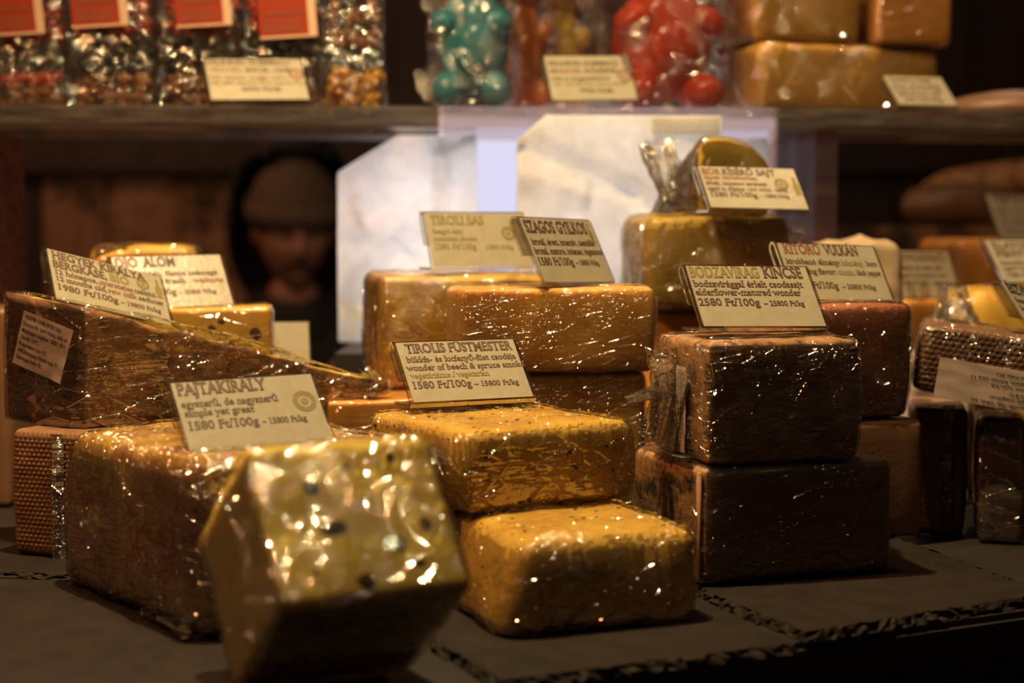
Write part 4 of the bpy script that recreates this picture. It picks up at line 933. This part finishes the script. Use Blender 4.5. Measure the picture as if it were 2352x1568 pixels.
def man():
    FZ = -1.10                                              # his floor; local z = 0 there, eyes at about 1.33: he stoops a little over his work
    o = empty('person', (-.475, 3.36, FZ), (0, 0, R(14))); tag(o, 'man in a black hood and brown knitted cap looking down behind the cheeses', 'person')
    hip, chest, neck = (0, .05, .78), (0, .01, 1.04), (0, -.05, 1.195)
    ch = [[(hip, (.145, .11)), ((0, .04, .90), (.14, .105)), (chest, (.16, .115)), ((0, -.02, 1.13), (.10, .08)), (neck, .058), ((0, -.07, 1.25), .055)]]
    hands = []
    for s in (-1, 1):
        ch.append([(chest, (.16, .115)), ((s * .17, 0, 1.10), .060), ((s * .235, -.04, .90), .047), ((s * .20, -.19, .86 if s < 0 else 1.01), .040), ((s * .12, -.33, .93 if s < 0 else 1.065), .028)])
        ch.append([(hip, (.145, .11)), ((s * .095, .05, .70), .085), ((s * .105, .02, .42), .060), ((s * .11, .05, .09), .042), ((s * .115, -.10, .035), .034)])
        hands.append(Vector(ch[-2][-1][0]))
    bm = bmesh.new(); tmp = skin_mesh(ch); bm.from_mesh(tmp)
    for s, wr in zip((-1, 1), hands):                      # palms, fingers and thumbs
        dirv = Vector((-s * .45, -.75, .25)).normalized(); side = Vector((0, 0, 1)).cross(dirv).normalized(); up = dirv.cross(side)
        pal = skin_mesh([[(tuple(wr), .024), (tuple(wr + dirv * .045), (.036, .018)), (tuple(wr + dirv * .075), (.036, .016))]], 1); bm.from_mesh(pal)
        for k, L in enumerate((.062, .072, .068, .052)):
            b0 = wr + dirv * .070 + side * (-.028 + .0185 * k); c1 = b0 + dirv * L * .5 - up * .006; c2 = c1 + dirv * L * .32 - up * L * .30; c3 = c2 + dirv * L * .08 - up * L * .30
            bm.from_mesh(skin_mesh([[(tuple(b0), .0095), (tuple(c1), .0088), (tuple(c2), .008), (tuple(c3), .0068)]], 1))
        t0 = wr + dirv * .03 - side * s * -.03; t1 = t0 + dirv * .03 + side * s * .022; t2 = t1 + dirv * .03 + side * s * .004
        bm.from_mesh(skin_mesh([[(tuple(t0), .0115), (tuple(t1), .010), (tuple(t2), .008)]], 1))
    # head: a sculpted sphere joined to the neck
    hc = Vector((0, -.085, 1.335)); sp = bmesh.ops.create_uvsphere(bm, u_segments=56, v_segments=40, radius=1)['verts']
    til = Matrix.Rotation(R(10), 3, 'X')
    def g(x, z, cx, cz, sx, sz): return math.exp(-((x - cx) / sx) ** 2 - ((z - cz) / sz) ** 2)
    def face(q):
        p = Vector((q.x * .076, q.y * .098, q.z * .118))
        lo = max(0, -q.z); p.x *= 1 - .30 * lo ** 1.5; 
        if q.y < 0:
            p.y += -.008 * lo                                # jaw forward
            fx, fz = p.x, p.z
            p.y += -.026 * g(fx, fz, 0, -.022, .012, .016) - .017 * g(fx, fz, 0, .002, .009, .024)       # nose tip, bridge
            for s in (-1, 1): p.y += .013 * g(fx, fz, s * .032, .010, .017, .012) - .005 * g(fx, fz, s * .040, -.018, .018, .018)   # eye sockets, cheekbones
            p.y += -.008 * g(fx, fz, 0, .030, .045, .009)    # brow
            p.y += -.007 * g(fx, fz, 0, -.056, .022, .006) - .006 * g(fx, fz, 0, -.068, .018, .006) + .005 * g(fx, fz, 0, -.062, .022, .003)   # lips
            p.y += -.012 * g(fx, fz, 0, -.098, .024, .016)   # chin
        return p
    for v in sp: v.co = hc + til @ face(v.co.copy())
    for s in (-1, 1):
        ev = bmesh.ops.create_uvsphere(bm, u_segments=14, v_segments=10, radius=1)['verts']
        for v in ev: v.co = hc + til @ (Vector((s * .078, .012, .0)) + Vector((v.co.x * .010, v.co.y * .018, v.co.z * .030)))
    me = from_bm(bm, 'body'); bd = link('body', me, M['skin'], o)
    hd = lambda p: hc + til @ Vector(p)
    for s in (-1, 1):
        bm = bmesh.new(); bmesh.ops.create_uvsphere(bm, u_segments=16, v_segments=12, radius=.0115)
        link('eye', from_bm(bm, 'eye'), M['eye'], o, hd((s * .031, -.072, .008)))
        bm = bmesh.new(); blob(bm, (0, 0, 0), .0065, 1, 2, (1, .35, 1), jit=0); link('iris', from_bm(bm, 'iris'), M['hair'], o, hd((s * .031, -.083, .005)))
        bm = bmesh.new(); blob(bm, (0, 0, 0), .012, s, 2, (1.6, .5, .35)); link('eyebrow', from_bm(bm, 'eyebrow'), M['hair'], o, hd((s * .031, -.087, .030)))
    bm = bmesh.new()
    for s in (-1, 1):
        for k in range(5): blob(bm, hd((s * (.004 + .008 * k), -.103 + .0018 * k * k, -.046 - .0020 * k * (1 + .2 * k))), .0075 - .0008 * k, k, 1, (1.3, .8, .8))
    link('moustache', from_bm(bm, 'moustache'), M['hair'], o)
    # cap: rounded knit dome with a turned-up band
    def dome(name, mat, rx, ry, rz, z0, cen, thick=.004, front=None, res=(48, 24), open_front=False):
        bm = bmesh.new(); bmesh.ops.create_uvsphere(bm, u_segments=res[0], v_segments=res[1], radius=1)
        kill = [v for v in bm.verts if v.co.z < z0 or (open_front and v.co.y < -.18 and (abs(v.co.x) < .93) and v.co.z < .74 - .25 * v.co.x * v.co.x and v.co.y < -.1)]
        bmesh.ops.delete(bm, geom=kill, context='VERTS')
        for v in bm.verts:
            q = v.co.copy(); v.co = cen + til @ (Vector((q.x * rx, q.y * ry, q.z * rz)) * (1 + .02 * noise.noise(q * 4)))
        ob = link(name, from_bm(bm, name), mat, o); sm = ob.modifiers.new('t', 'SOLIDIFY'); sm.thickness = thick; return ob
    dome('knitted_cap', M['cap'], .098, .112, .132, -.02, hc + Vector((0, .004, .030)), .008)
    bm = bmesh.new(); N = 56
    for z, k in ((0, 1.04), (.02, 1.055), (.044, 1.03)):
        for i in range(N): a = 6.28318 * i / N; bm.verts.new(hc + Vector((0, .004, .026)) + til @ Vector((math.cos(a) * .098 * k, math.sin(a) * .112 * k, z + .0)))
    bm.verts.ensure_lookup_table()
    for r_ in range(2):
        for i in range(N): bm.faces.new([bm.verts[j] for j in (r_ * N + i, r_ * N + (i + 1) % N, (r_ + 1) * N + (i + 1) % N, (r_ + 1) * N + i)])
    ob = link('cap_band', from_bm(bm, 'cap_band'), M['cap'], o); sm = ob.modifiers.new('t', 'SOLIDIFY'); sm.thickness = .006
    dome('hood', M['coat'], .140, .138, .208, -.93, hc + Vector((0, .040, .022)), .010, open_front=True)
    # coat: fuller skin around trunk and sleeves, collar round the neck
    jc = [[((0, .05, .70), (.19, .15)), ((0, .04, .90), (.185, .145)), ((0, .01, 1.04), (.205, .15)), ((0, -.02, 1.12), (.155, .12)), ((0, -.035, 1.175), (.115, .10)), ((0, -.055, 1.222), (.088, .085))]]
    for s in (-1, 1):
        jc.append([((0, .01, 1.04), (.205, .15)), ((s * .185, 0, 1.09), .088), ((s * .24, -.04, .90), .070), ((s * .205, -.19, .86 if s < 0 else 1.01), .062), ((s * .14, -.29, .905 if s < 0 else 1.05), .046)])
    link('coat', skin_mesh(jc, 2, 'coat'), M['coat'], o)
    tr = [[((0, .05, .76), (.16, .125))] ]
    for s in (-1, 1): tr.append([((0, .05, .76), (.16, .125)), ((s * .095, .05, .68), .105), ((s * .105, .02, .42), .082), ((s * .11, .05, .11), .066)])
    link('trousers', skin_mesh(tr, 2, 'trousers'), M['trouser'], o)
    for s in (-1, 1):
        bm = bmesh.new(); blob(bm, (s * .115, -.05, .042), .05, s, 2, (1, 2.6, .80), jit=.05)
        for v in bm.verts: v.co.z = max(v.co.z, .001)
        link('boot', from_bm(bm, 'boot'), M['coat'], o)
man()
